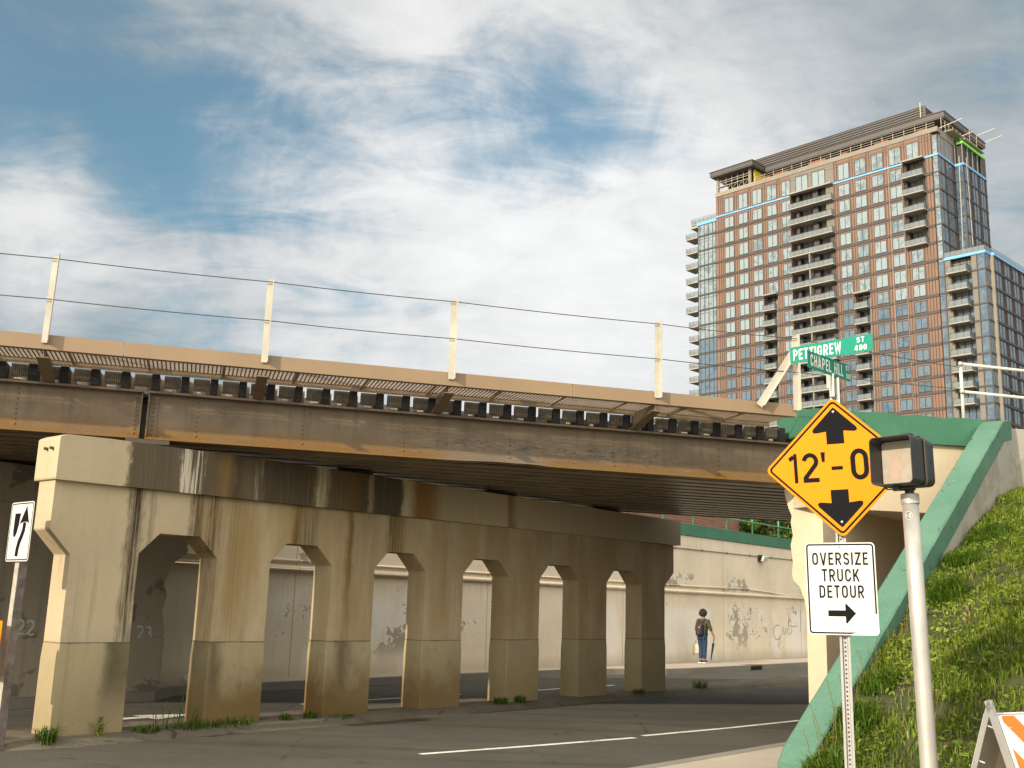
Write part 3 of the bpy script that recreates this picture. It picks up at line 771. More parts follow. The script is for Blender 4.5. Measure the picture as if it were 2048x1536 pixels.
# ------------------------------------------------------------------ bridge (frame: x along the tracks, y away from the camera)
bridge = empty('railway_bridge', O_B, B_RZ, 'brown steel railway bridge with riveted girder, grated walkway and rust along its bottom edge', 'railway bridge')
def bent(x, y, z):
    """the girder's bottom edge is dented where lorries hit it"""
    k = math.exp(-((x - 4.75)/.42)**2)*.026 + math.exp(-((x - 5.25)/.18)**2)*.016
    f = max(0, (3.95 - z)/.3)
    return (x, y + .9*k*f*math.sin((x - 4.2)*3), z + k*f)
for (a, b_) in ((-15, -.075), (-.005, 9.40)):
    m = MB(); N_ = 60
    xs = [a + (b_ - a)*i/N_ for i in range(N_ + 1)]
    for x0, x1 in zip(xs, xs[1:]):
        pass
    zs = [3.69, 3.78, 3.9, 4.05, 4.27]
    V = [bent(x, 0, z) for x in xs for z in zs]
    V2 = [bent(x, .012, z) for x in xs for z in zs]
    nz = len(zs)
    F = [(i*nz + j, (i + 1)*nz + j, (i + 1)*nz + j + 1, i*nz + j + 1) for i in range(N_) for j in range(nz - 1)]
    m.add(V, F); m.add(V2, F)
    # flanges follow the dent
    for (y0, y1, z0, z1) in ((-.115, .13, 3.665, 3.69), (-.13, .13, 4.27, 4.298)):
        V = [bent(x, y, z) for x in xs for (y, z) in ((y0, z0), (y1, z0), (y1, z1), (y0, z1))]
        F = [(i*4 + j, i*4 + (j + 1) % 4, i*4 + 4 + (j + 1) % 4, i*4 + 4 + j) for i in range(N_) for j in range(4)]
        F += [(0, 1, 2, 3), tuple(N_*4 + j for j in range(4))]
        m.add(V, F)
    rv = [t for t in (-10.6, -9.1, -7.6, -6.0, -4.5, -3.05, -1.57, .62, 2.0, 3.39, 4.94, 6.54, 8.26) if a < t < b_]
    for t in rv:
        for i in range(8):
            z = 3.765 + i*.064
            p = bent(t, 0, z); m.dome(p, (0, -1, 0), .019, 8)
    # end stiffener angle with two rivet rows
    e = b_ if b_ < 0 else a; sg = -1 if b_ < 0 else 1
    m.box(min(e, e + sg*.13), max(e, e + sg*.13), -.016, -.001, 3.70, 4.265)
    m.box(min(e, e + sg*.016), max(e, e + sg*.016), -.10, -.017, 3.70, 4.265)
    for i in range(9): m.dome((e + sg*.075, -.016, 3.745 + i*.058), (0, -1, 0), .019, 8)
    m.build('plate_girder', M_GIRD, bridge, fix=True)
for k in range(13):
    y = .42 + k*.425
    te = 9.42 + y*1.53
    m = MB(); m.box(-15, te, y - .135, y + .135, 3.672, 3.695); m.box(-15, te, y - .012, y + .012, 3.696, 4.23); m.box(-15, te, y - .12, y + .12, 4.231, 4.25)
    m.build('floor_beam', M_UNDER, bridge)
m = MB(); m.prism([(-15, .14), (9.6, .14), (9.42 + 5.95*1.53, 5.95), (-15, 5.95)], lambda u, v, w_: (u, v, w_), 4.252, 4.30); m.build('deck_plate', M_DARKSTEEL, bridge)
m = MB(); m.box(-15, 18.4, 5.86, 5.90, 3.67, 4.25); m.build('far_girder', M_UNDER, bridge)
for y in (.05, 2.0, 3.9, 5.7):
    m = MB(); t = y*.55/ .84 + .0
    # bearing plate on the pier cap under the girder
    px_ = -.04 + y*math.tan(R(90 - (B_AZ - D_AZ)))
    m.box(px_ - .27, px_ + .27, y - .16, y + .16, 3.605, 3.664)
    m.build('bearing_plate', M_DARKSTEEL, bridge)
# timber ties, ribbed ends and the dark gussets between them
t = -12.2
while t < 9.3:
    m = MB(); m.box(t, t + .10, -.09, 5.9, 4.31, 4.53, 0)
    m.build('track_tie', M_TIE, bridge)
    t += .37
t = 10.37
while t < 17.8:
    m = MB(); m.box(t, t + .10, (t - 9.42)/1.53 + .05, 5.9, 4.31, 4.53); m.build('track_tie', M_TIE, bridge)
    t += .37
m = MB(); t = -12.2 + .155
while t < 9.2:
    for i in range(8):
        x = t + .008 + i*.0255
        m.box(x, x + .015, -.045, -.028, 4.375 + .004*rnd.random(), 4.525)
    m.box(t, t + .21, -.02, -.012, 4.36, 4.53); m.box(t - .22, t + .0, .22, .235, 4.345 + .02*rnd.random(), 4.53, 2)
    if rnd.random() < .75: m.box(t + .05, t + .05 + .05 + .06*rnd.random(), -.055, -.045, 4.325, 4.345, 1)  # white bar: sky light through a slit, put in as colour
    t += .37
m.build('ribbed_tie_end', [M_RIB, M_WHITE, M_TAN], bridge, kind='stuff')
for y in (1.6, 3.05):
    m = MB(); m.box(-15, 16, y - .035, y + .035, 4.55, 4.69); m.build('rail', M_DARKSTEEL, bridge)
# walkway: edge beam in segments, brackets, grating
for (a, b_) in ((-12.4, -.31), (-.30, 5.54), (5.55, 9.06)):
    m = MB(); m.box(a, b_, -.905, -.885, 4.555, 4.735); m.box(a, b_, -.8845, -.80, 4.555, 4.57); m.box(a, b_, -.8845, -.81, 4.72, 4.735)
    m.build('edge_beam', M_TAN, bridge)
PT_ = [-9.0, -6.4, -3.8, -1.21, 1.37, 3.81, 6.81]
for t in PT_:
    m = MB()
    m.prism([(-.02, 4.30), (-.86, 4.46), (-.86, 4.56), (-.02, 4.56)], lambda u, v, w_: (t + w_, u, v), -.007, .007)
    m.prism([(-.02, 4.285), (-.90, 4.452), (-.90, 4.464), (-.02, 4.299)], lambda u, v, w_: (t + w_, u, v), -.07, .07)
    m.build('walkway_bracket', M_BRACK, bridge)
m = MB()
m.box(-12.2, 9.05, -.155, -.135, 4.515, 4.60)
y = -.79
while y < -.16: 
    m.box(-12.2, 9.05, y, y + .014, 4.586, 4.594); y += .062
t = -12.2
while t < 9.05:
    m.box(t, t + .018, -.80, -.155, 4.580, 4.5855); t += .052
t = -12.0
while t < 9.0:
    m.box(t, t + .03, -.80, -.15, 4.556, 4.5795); t += .92
m.build('walkway_grating', M_GRATE, bridge, fix=False)

# cable fence on the walkway edge
fence = empty('cable_fence', O_B, B_RZ, 'white steel post and two cable fence along the bridge walkway', 'fence')
posts = [-6.4, -3.8, -1.21, 1.37, 3.81, 6.81, 9.04]
for i, t in enumerate(posts):
    zb = 4.62 + .004*i; zt = 5.70 + .012*i; ln = [0, .01, .012, .0, -.004, .0, .0][i]
    m = MB()
    prof = [(-.034, zb), (.034, zb), (.034, zt), (.012, zt), (-.024, zt - .008), (-.034, zt - .04)]
    m.prism(prof, lambda u, v, w_: (t + u + ln*(v - zb), -.93 + w_, v), 0, .011)
    m.prism([(-.028, zb), (-.108, zb), (-.108, zt + .02), (-.028, zt + .02)], lambda u, v, w_: (t + .0345 + w_ + ln*(v - zb), -.90 + u, v), 0, .011)
    m.build('post', M_POSTW, fence)
m = MB(); m.bar((8.42, -.95, 4.66), (9.0, -.95, 5.52), .10, .012, up=(0, 1, 0)); m.bar((8.47, -.985, 4.66), (9.045, -.985, 5.51), .012, .07, up=(0, 1, 0)); m.build('brace', M_POSTW, fence)
for dz in (5.655, 5.14):
    m = MB(); pts = []
    full = posts + [12.78]
    for i in range(len(full) - 1):
        a, b_ = full[i], full[i + 1]
        ya = -.96; yb = -.96 if b_ < 12 else .0
        za = dz + .012*i; zb = dz + .012*(i + 1) if b_ < 12 else (5.84 if dz > 5.5 else 5.47)
        for k in range(6):
            f = k/6; pts.append((a + (b_ - a)*f, ya + (yb - ya)*f, za + (zb - za)*f - .05*f*(1 - f)))
    pts.append((12.78, 0.0, zb)); pts = [(-12.4, -.96, dz - .02)] + pts
    m.tube(pts, .006, 6); m.build('cable', M_CABLE, fence)

# ------------------------------------------------------------------ abutment at the right end: headwall, green coping, dark passage
abut = empty('bridge_abutment', O_B, B_RZ, 'cream concrete abutment with a green coping over a dark footway passage', 'abutment')
HY = -.26
m = MB()
m.prism([(9.60, 3.31), (13.4, 3.35), (13.4, 4.47), (9.60, 4.40)], lambda u, v, w_: (u, HY + w_, v), 0, .5)
m.build('lintel', M_ABUT, abut, bevel=.01)
m = MB()
# rough-edged coping
V = []; nS = 26
top = []; botm = []
for i in range(nS + 1):
    u = 9.46 + (13.05 - 9.46)*i/nS
    top.append((u, 4.83 + .02*u - .19 + (rnd.random() - .5)*(.03 if u > 10 else .06))); botm.append((u, 4.37 + .025*(u - 9.46)))
m.prism(botm + top[::-1], lambda u, v, w_: (u, HY - .07 + w_, v), 0, .62)
m.build('coping', M_GREEN, abut, bevel=.02)
m = MB(); m.prism([(13.06, 3.0), (19, 3.0), (19, 5.05), (13.06, 4.80)], lambda u, v, w_: (u, HY + .02 + w_, v), 0, .4); m.build('return_wall', M_WING, abut)
# end pier (its end faces the camera) and the long passage wall behind it
Pc = O_B + bv*9.87 - Vector((-bv.y, bv.x, 0))*(-HY - .02)*1.0
Pc = O_B + bv*9.87 + Vector((bv.y, -bv.x, 0))*(-HY + .0)
ab2 = MB()
lv = Vector((-dv.y, dv.x, 0))
inv = Matrix.Rotation(-B_RZ, 4, 'Z')
def dfr(s, y, z):
    p = Pc + dv*s + lv*y - O_B
    p = inv @ p
    return (p.x, p.y, z)
E = [(.30, 0), (.30, 1.75), (.33, 1.95), (.40, 2.12), (.50, 2.22), (.52, 2.3), (.50, 2.5), (.53, 2.75), (.49, 2.9), (.52, 3.1), (.50, 3.2), (.55, 3.32), (.60, 3.5), (.62, 3.62)]
m = MB(); m.prism([(0, 0), *E, (0, 3.62)], lambda u, v, w_: dfr(w_, u, v), -.012, 12.0); m.build('passage_wall', M_ABUT, abut, bevel=.012)
m = MB()
V = [dfr(.75, -.01, 3.36), dfr(11, -.01, 3.36), dfr(11, -1.66, 3.36), dfr(3.3, -1.66, 3.36)]
V += [(x, y, 3.62) for x, y, z in V]
m.add(V, [(0, 1, 2, 3), (4, 5, 6, 7), (0, 1, 5, 4), (1, 2, 6, 5), (2, 3, 7, 6), (3, 0, 4, 7)]); m.build('passage_roof', M_ABUT, abut)
m = MB(); m.prism([(-1.62, 0), (-1.92, 0), (-1.92, 3.4), (-1.62, 3.4)], lambda u, v, w_: dfr(w_, u, v), 3.2, 12); m.build('inner_wall', M_ABUT, abut)

# white pipe railing on the headwall
rail = empty('pipe_railing', O_B + bv*12.78, B_RZ, 'white two rail pipe railing above the green headwall', 'railing')
for u in (0, 2.1, 4.2):
    m = MB(); m.tube([(u, 0, 4.83), (u, 0, 5.93)], .028, 12); m.build('post', M_WHITE, rail, smooth=True)
for z in (5.895, 5.42):
    m = MB(); m.tube([(-.045, -.035, z), (5, -.035, z)], .024, 12); m.tube([(-.052, -.035, z), (-.004, -.035, z)], .034, 12); m.build('rail', M_WHITE, rail, smooth=True)

# ------------------------------------------------------------------ wing wall with sloping green coping
wing = empty('wing_wall', O_W, D_RZ, 'grey concrete wing wall with a sloping bright green coping beside the grass bank', 'retaining wall')
CW = .36
m = MB(); rj = random.Random(5); jt = lambda k: (rj.random() - .5)*k*.45
sec = [(-.22, .02, -.1), (-.215, .24, -.1), (-.06, .40, .10)] + [(s_, .40 + (s_ + .06)*.6043, .12 + (s_ - .02)*.6043) for s_ in np.arange(.12, 7.3, .12)] + [(7.32, 4.86, 4.53), (7.62, 4.92, 4.58), (7.75, 4.92, 4.6)]
V = []
for s_, zt, zb in sec:
    V += [(s_, .0 + jt(.012), zb), (s_, .004 + jt(.010), zt - .02 + jt(.014)), (s_, -.018 + jt(.006), zt + jt(.006)), (s_, -CW + .018 + jt(.010), zt + jt(.006)), (s_, -CW + jt(.014), zt - .02 + jt(.022)), (s_, -CW + jt(.014), zb)]
n_ = len(sec)
m.add(V, [(i*6 + j, i*6 + (j + 1) % 6, i*6 + 6 + (j + 1) % 6, i*6 + 6 + j) for i in range(n_ - 1) for j in range(6)] + [tuple(range(6)), tuple((n_ - 1)*6 + j for j in range(6))])
m.build('coping', M_GREENT, wing)
m = MB()
m.prism([(.03, -.1), (.03, .10), (7.35, 4.53), (7.9, 4.6), (7.9, -.1)], lambda u, v, w_: (u, -w_, v), .03, CW - .006); m.build('wall', M_WING, wing)

# ------------------------------------------------------------------ far retaining wall
far = empty('retaining_wall', O_F, F_RZ, 'long cream painted retaining wall with pipes, peeling paint and a green coping', 'retaining wall')
m = MB(); m.prism([(-16, -.1), (60, -.1), (60, 4.16), (-16, 4.06)], lambda u, v, w_: (u, w_, v), 0, .5); m.build('wall', M_FARWALL, far)
m = MB(); m.prism([(-16, 4.07), (60, 4.17), (60, 4.56), (-16, 4.42)], lambda u, v, w_: (u, w_, v), -.05, .55); m.build('coping', M_GREEN, far, bevel=.02)
m = MB(); m.tube([(-16, -.07, 2.325), (60, -.07, 2.325)], .055, 12); m.build('pipe', M_FARWALL, far, smooth=True)
m = MB()
pts = [(-16, -.04, 2.47), (17, -.04, 2.50), (20.5, -.04, 2.53), (22.2, -.05, 2.47), (23.6, -.07, 2.40), (26, -.08, 2.405), (40, -.08, 2.41)]
m.tube(pts, .028, 10); m.box(18.9, 19.1, -.09, -.02, 2.46, 2.58); m.build('conduit', M_FARWALL, far, smooth=True)
m = MB(); m.tube([(8, -.03, 3.62), (40, -.03, 3.83)], .016, 8)
for i in range(16): m.box(9 + i*1.7, 9.05 + i*1.7, -.035, 0, 3.59 + .0066*(9 + i*1.7 - 8), 3.66 + .0066*(9 + i*1.7 - 8))
m.build('thin_conduit', M_KERB, far)
# faint spray scribbles on the right part of the wall
m = MB()
fw_ = lambda a, b_, w_: (a, -.004 + w_, b_)
pts = [(23.0 + .32*math.cos(R(a)), 1.05 + .26*math.sin(R(a))) for a in range(60, 330, 18)] + [(23.35, 1.0), (23.5, 1.25), (23.55, .95), (23.75, 1.2), (23.8, .95), (24.0, 1.5), (24.05, 1.75), (23.95, 1.45), (24.0, .95), (24.25, 1.1), (24.1, 1.3), (24.4, 1.25), (24.7, 1.3)]
ribbon(m, pts, .014, False, fw_, 0)
ribbon(m, [(25.0, 1.9), (25.02, 1.3), (24.98, 1.05)], .016, False, fw_, -.001)
ribbon(m, [(23.0, .55), (23.3, .72), (23.15, .9), (23.05, .6), (23.2, .45)], .010, False, fw_, -.002)
m.build('scribble', M_SCRIB, far, fix=False)
lamp = empty('wall_lamp', O_F + fv*21.72 + fq*.0, F_RZ, 'black wall pack lamp with a clear lens on the cream retaining wall', 'wall lamp')
m = MB(); m.prism([(0, 3.52), (0, 3.76), (-.20, 3.76), (-.09, 3.55)], lambda u, v, w_: (w_, u, v), -.17, .17)
m.build('housing', M_HOUS, lamp, bevel=.012)
m = MB(); m.prism([(-.093, 3.545), (-.205, 3.755), (-.255, 3.70), (-.20, 3.53)], lambda u, v, w_: (w_, u, v), -.15, .165); m.build('lens', M_LIGHTGLASS, lamp, bevel=.01)
m = MB(); m.tube([(0, -.05, 3.76), (0, -.035, 3.74)], .012, 6); m.build('cable_entry', M_HOUS, lamp)
# green railing along the wall top
gr = empty('green_railing', O_F, F_RZ, 'pale green pipe railing on top of the far retaining wall', 'railing')
M_GRNP = plain('green_pipe', (.13, .34, .22), .5, var=.1)
for u in [15.5, 17.41, 19.74, 21.68, 23.82, 26, 28.2, 30.4, 13.3, 11.1]:
    m = MB(); m.tube([(u, .25, 4.5), (u, .25, 5.55)], .03, 8); m.build('post', M_GRNP, gr, smooth=True)
for z in (4.94, 5.5):
    m = MB(); m.tube([(8, .25, z), (32, .25, z)], .026, 8); m.build('rail', M_GRNP, gr, smooth=True)
# storm drain in the far kerb
dr = empty('storm_drain', O_F + fv*16.7 + fq*2.13, F_RZ, 'dark kerb inlet with a rusty lid edge below the walking person', 'drain')
m = MB(); m.box(0.02, .78, .02, .26, -.02, .10); m.build('inlet_opening', M_BLACKHOLE, dr)
m = MB(); m.box(0.0, .80, -.005, .26, .105, .155); m.build('lid', M_RUSTLID, dr, bevel=.01)
# ------------------------------------------------------------------ sign post with clearance, detour and street name signs
def plane_fn(C, psi, roll=0.0, base=(0, 0, 0), tilt=0.0):
    """u to the right, v up, w towards the back; returned relative to base"""
    p = R(psi); h = Vector((math.cos(p), -math.sin(p), 0)); nb_ = Vector((math.sin(p), math.cos(p), 0)); z = Vector((0, 0, 1))
    rr = R(roll); hx = h*math.cos(rr) + z*math.sin(rr); vx = z*math.cos(rr) - h*math.sin(rr)
    C = Vector(C) - Vector(base)
    return lambda u, v, w_: tuple(C + hx*u + vx*v + nb_*w_)
def rrect(w_, h_, r, n=5):
    return arc(w_ - r, h_ - r, r, r, 0, 90, n) + arc(-w_ + r, h_ - r, r, r, 90, 180, n) + arc(-w_ + r, -h_ + r, r, r, 180, 270, n) + arc(w_ - r, -h_ + r, r, r, 270, 360, n)
def rot45(poly):
    c = math.sqrt(.5); return [(c*(x - y), c*(x + y)) for x, y in poly]
def ring(m, outer, inner, fn, w_, mi=0):
    n = len(outer); vs = [fn(u, v, w_) for u, v in outer] + [fn(u, v, w_) for u, v in inner]
    m.add(vs, [(i, (i + 1) % n, n + (i + 1) % n, n + i) for i in range(n)], mi)
def screw(m, fn, u, v, r=.012, mi=0):
    c = Vector(fn(u, v, -.002)); nrm = Vector(fn(u, v, -1)) - Vector(fn(u, v, 0)); m.dome(c, nrm, r, 8, mi)

SB = Vector((2.72, 8.66, .0))
sp = empty('sign_post', SB, 0, 'steel post with an amber clearance diamond, a truck detour sign and two green blades', 'sign post')
# U-channel post
m = MB(); pf = plane_fn((2.735, 8.63, 0), 22, .35, SB)
prof = [(-.040, .0), (-.022, .0), (-.017, .024), (.017, .024), (.022, .0), (.040, .0), (.040, .004), (.0245, .004), (.0195, .029), (-.0195, .029), (-.0245, .004), (-.040, .004)]
m.prism(prof, lambda u, v, w_: pf(u, w_, v), -.1, 3.665)
m.build('post', M_GALV, sp)
m = MB()
for i in range(100):
    z = .12 + i*.0254*1.35
    if z > 3.64: break
    m.prism([(.0075*math.cos(R(a)), z + .0075*math.sin(R(a))) for a in range(0, 360, 60)], pf, .0225, .0245)
m.build('post_holes', M_BLACKHOLE, sp)
m = MB(); pf2 = plane_fn((2.69, 8.63, 0), 22, 0, SB)
m.box(-.045, -.022, .03, .05, 3.58, 3.72, fn=lambda x, y, z: pf2(x, z, y)); m.box(-.02, .02, .0, .028, 3.50, 3.70, fn=lambda x, y, z: pf2(x, z, y)); m.box(.024, .05, .06, .08, 3.45, 3.64, fn=lambda x, y, z: pf2(x, z, y))
m.build('blade_bracket', M_GALV, sp)
# diamond
fd = plane_fn((2.705, 8.60, 2.905), 22, 2.6, SB); HS = .414
m = MB(); m.prism(rot45(rrect(HS, HS, .045)), fd, 0, .004); cs = m.build('clearance_sign', [M_SIGNY], sp)
m = MB(); ring(m, rot45(rrect(HS - .018, HS - .018, .034)), rot45(rrect(HS - .034, HS - .034, .022)), fd, -.0015)
def arrow(dx):
    s = dx
    P = [(-.070, .215), (.070, .215), (.070, .325), (.150, .315), (.172, .318), (.180, .335), (.170, .355), (.010, .522), (0, .528), (-.010, .522), (-.170, .355), (-.180, .335), (-.172, .318), (-.150, .315), (-.070, .325)]
    P = [(x, .19 + (y - .215)*.98) for x, y in P]
    return [(x, y*s) for x, y in P] if s > 0 else [(x, y*s) for x, y in P][::-1]
m.face(arrow(1), fd, -.0015); m.face(arrow(-1), fd, -.0015)
text_mesh(m, '1', -.385, -.322, -.118, .128, fd, .072); text_mesh(m, '2', -.282, -.150, -.118, .128, fd, .072)
m.prism([(-.128, .128), (-.092, .128), (-.098, .045), (-.120, .045)], fd, -.0016, -.0012)
m.prism([(-.048, .004), (.042, .004), (.042, -.026), (-.048, -.026)], fd, -.0016, -.0012)
text_mesh(m, '0', .105, .245, -.118, .140, fd, .075)
m.prism([(.275, .14), (.305, .14), (.30, .06), (.28, .06)], fd, -.0016, -.0012); m.prism([(.325, .14), (.355, .14), (.35, .06), (.33, .06)], fd, -.0016, -.0012)
m.build('legend', M_SIGNK, cs, fix=False)
m = MB(); screw(m, fd, 0, .46, .013); screw(m, fd, 0, -.455, .013); m.build('bolt_head', M_ALU, cs, kind='stuff')
# detour sign
ft = plane_fn((2.704, 8.605, 1.918), 22, 1.0, SB); w2, h2 = .272, .366
m = MB(); m.prism(rrect(w2, h2, .032), ft, 0, .004); ds = m.build('detour_sign', M_SIGNW, sp)
m = MB()
# black border, worn away at the lower right
o_ = rrect(w2 - .010, h2 - .010, .026); i_ = rrect(w2 - .022, h2 - .022, .016)
n = len(o_)
vs = [ft(u, v, -.0015) for u, v in o_] + [ft(u, v, -.0015) for u, v in i_]
m.add(vs, [(i, (i + 1) % n, n + (i + 1) % n, n + i) for i in range(n) if i not in (14, 15, 16, 17, 18, 19)])
br_ = w2 - .022; bo_ = w2 - .010; hb = h2 - .010; hi_ = h2 - .022
m.face([(br_, -.20), (bo_, -.195), (bo_, h2 - .036), (br_, h2 - .036)], ft, -.0015)
m.face([(-w2 + .036, -hb), (.06, -hb), (.10, -hi_), (-w2 + .036, -hi_)], ft, -.0015)
text_mesh(m, 'OVERSIZE', -.217, .215, .187, .287, ft, .072, .20); text_mesh(m, 'TRUCK', -.147, .142, .055, .155, ft, .072, .20); text_mesh(m, 'DETOUR', -.172, .172, -.075, .025, ft, .072, .20)
m.face([(-.112, -.222), (.022, -.222), (.022, -.268), (.030, -.278), (.104, -.196), (.030, -.118), (.022, -.126), (.022, -.172), (-.112, -.172)], ft, -.0016)
m.build('legend', M_SIGNK, ds, fix=False)
m = MB(); m.face([(.19, -.215), (.22, -.19), (.255, -.20), (.262, -.25), (.24, -.29), (.205, -.28), (.185, -.25)], ft, -.002); m.face([(-.14, -.27), (.13, -.27), (.13, -.11), (-.14, -.11)], ft, -.0008)
m.build('patch', plain('patch_white', (.86, .84, .79), .35, var=.04), ds, fix=False)
m = MB(); screw(m, ft, .0, .333, .009); screw(m, ft, .0, -.315, .009); m.build('bolt_head', M_ALU, ds, kind='stuff')
# street name blades
fp = plane_fn((2.672, 8.585, 3.900), 47, 0.1, SB); hw, hh = .385, .071
m = MB(); m.prism(rrect(hw, hh, .012), fp, 0, .004); pb = m.build('street_name_sign', M_BLADE, sp, label='upper street name blade reading Pettigrew')
m = MB(); text_mesh(m, 'PETTIGREW', -.352, .105, -.048, .046, fp, .085, .17); text_mesh(m, 'ST', .245, .315, .012, .058, fp, .09, .2); text_mesh(m, '400', .225, .335, -.055, -.009, fp, .09, .2)
m.build('legend', M_LETTER, pb, fix=False)
m = MB()
for u, v in ((-.37, .056), (-.37, -.056), (.37, .056), (.37, -.056)): m.prism([(u + .006*math.cos(R(a)), v + .006*math.sin(R(a))) for a in range(0, 360, 60)], fp, -.001, -.0006)
m.build('rivet', M_RUSTLID, pb, kind='stuff')
fc = plane_fn((2.668, 8.60, 3.752), -46, 0.8, SB); hw, hh = .375, .073
m = MB(); m.prism(rrect(hw, hh, .012), fc, 0, .004); cb = m.build('street_name_sign', M_BLADE, sp, label='lower street name blade reading Chapel Hill')
m = MB(); text_mesh(m, 'CHAPEL', -.335, .02, -.050, .050, fc, .085, .17); text_mesh(m, 'HILL', .075, .235, -.050, .050, fc, .085, .17); text_mesh(m, 'ST', .285, .345, .014, .058, fc, .09, .2); text_mesh(m, '300', .285, .362, -.055, -.011, fc, .09, .2)
m.build('legend', M_LETTER, cb, fix=False)
m = MB()
for u, v in ((-.36, .058), (-.36, -.058), (.36, .058), (.36, -.058)): m.prism([(u + .006*math.cos(R(a)), v + .006*math.sin(R(a))) for a in range(0, 360, 60)], fc, -.001, -.0006)
m.build('rivet', M_RUSTLID, cb, kind='stuff')

# ------------------------------------------------------------------ pedestrian signal
GB = Vector((3.0, 7.80, 0))
ps = empty('pedestrian_signal', GB, 0, 'black pedestrian signal head on a silver aluminium pole in front of the grass bank', 'pedestrian signal')
PSI = 47
fs = plane_fn((2.779, 7.60, 2.826), PSI, 1.0, GB)
def loop(w_, h_, r, fn, d, n=5): return [fn(u, v, d) for u, v in rrect(w_, h_, r, n)]
def shell(m, rings, close_last=True, mi=0):
    n = len(rings[0]); k = len(m.v)
    for r_ in rings: m.v += [tuple(p) for p in r_]
    for i in range(len(rings) - 1):
        for j in range(n): m.f.append([k + i*n + j, k + i*n + (j + 1) % n, k + (i + 1)*n + (j + 1) % n, k + (i + 1)*n + j]); m.m.append(mi)
    if close_last:
        m.f.append([k + (len(rings) - 1)*n + j for j in range(n)]); m.m.append(mi)
hwv, hhv = .162, .178
m = MB()
# open hood: outer skin, rim, inner skin
shell(m, [loop(hwv, hhv, .035, fs, .19), loop(hwv, hhv, .035, fs, 0.0), loop(hwv - .006, hhv - .006, .03, fs, 0.0), loop(hwv - .012, hhv - .012, .028, fs, .19)], False)
m.build('visor', M_VISOR, ps, fix=False)
m = MB(); shell(m, [loop(hwv + .006, hhv + .008, .04, fs, .188), loop(hwv + .012, hhv + .014, .045, fs, .20), loop(hwv + .012, hhv + .014, .045, fs, .215), loop(hwv + .004, hhv + .006, .04, fs, .225)], False); m.build('gasket_frame', M_GASKET, ps, fix=False)
m = MB(); shell(m, [loop(hwv, hhv, .04, fs, .20), loop(hwv, hhv, .04, fs, .225), loop(hwv - .004, hhv - .004, .045, fs, .36), loop(hwv - .02, hhv - .02, .05, fs, .395)], True)
for (v, d) in ((.12, .245), (-.12, .245), (.12, .34), (-.12, .34), (0, .31)):
    m.prism([(d + .007*math.cos(R(a)), v + .007*math.sin(R(a))) for a in range(0, 360, 45)], lambda u, v_, w_: fs(hwv - .003 + w_, v_, u), 0, .004)
m.build('housing', M_HOUS, ps, fix=False)
m = MB(); m.prism(rrect(hwv - .014, hhv - .016, .026), fs, .165, .19); ln_ = m.build('lens', M_LENS, ps)
m = MB()
hand = [(-.045, -.12), (.02, -.12), (.03, -.06), (.055, -.02), (.075, .03), (.062, .04), (.035, .005), (.03, .02), (.034, .085), (.022, .088), (.014, .03), (.008, .105), (-.006, .106), (-.006, .032), (-.02, .1), (-.033, .097), (-.026, .028), (-.045, .072), (-.056, .066), (-.044, .01), (-.05, -.05)]
m.face([(u - .035, v - .005) for u, v in hand], fs, .1635); m.build('hand_symbol', M_HAND, ln_, fix=False)
m = MB(); m.box(-.03, .03, .16, .22, hhv + .012, hhv + .035, fn=lambda x, y, z: fs(x + .05, z, y)); m.box(-.05, -.01, .08, .13, -hhv - .03, -hhv + .002, fn=lambda x, y, z: fs(x + .02, z, y)); m.build('latch', M_HOUS, ps)
pc = Vector(fs(.0, -hhv, .265)) + GB
top = Vector((pc.x, pc.y, pc.z)); ax_ = Vector((.022, -.002, -1)).normalized()
rel = lambda k: tuple(top + ax_*k - GB)
m = MB(); m.tube([rel(-.01), rel(.05)], [.032, .034], 14); m.bar(Vector(fs(-.1, -hhv - .012, .215)), Vector(fs(.05, -hhv - .012, .26)), .03, .02); m.build('hub', M_HOUS, ps)
m = MB(); m.tube([rel(.045), rel(.05), rel(.12), rel(.123)], [.058, .066, .066, .062], 20)
for a in range(0, 360, 90):
    d_ = Vector((math.cos(R(a + 30)), math.sin(R(a + 30)), 0))
    for k in (.062, .108): m.tube([Vector(rel(k)) + d_*.06, Vector(rel(k)) + d_*.078], .006, 6)
m.build('collar', M_POLE, ps, smooth=False)
m = MB(); m.tube([rel(.12), rel(1.0), rel(2.0), rel(top.z + .02)], [.0585, .0595, .0605, .0615], 24); m.build('pole', M_POLE, ps, smooth=True)
m = MB(); a0 = R(232)
def stick(u, v, w_):
    a = a0 + u/.0605; d_ = Vector((math.cos(a), math.sin(a), 0)); return tuple(Vector(rel(.21 - v)) + d_*(.0597 + w_))
for r1, mi in ((.028, 0),): 
    m.add([stick(r1*math.cos(R(a)), r1*math.sin(R(a))*1.1, .0005) for a in range(0, 360, 20)], [list(range(18))], 0)
ring(m, [(.023*math.cos(R(a)), .025*math.sin(R(a))) for a in range(0, 360, 20)], [(.019*math.cos(R(a)), .021*math.sin(R(a))) for a in range(0, 360, 20)], stick, .001, 1)
m.build('round_sticker', [M_SIGNW, M_HOUS], ps, fix=False)

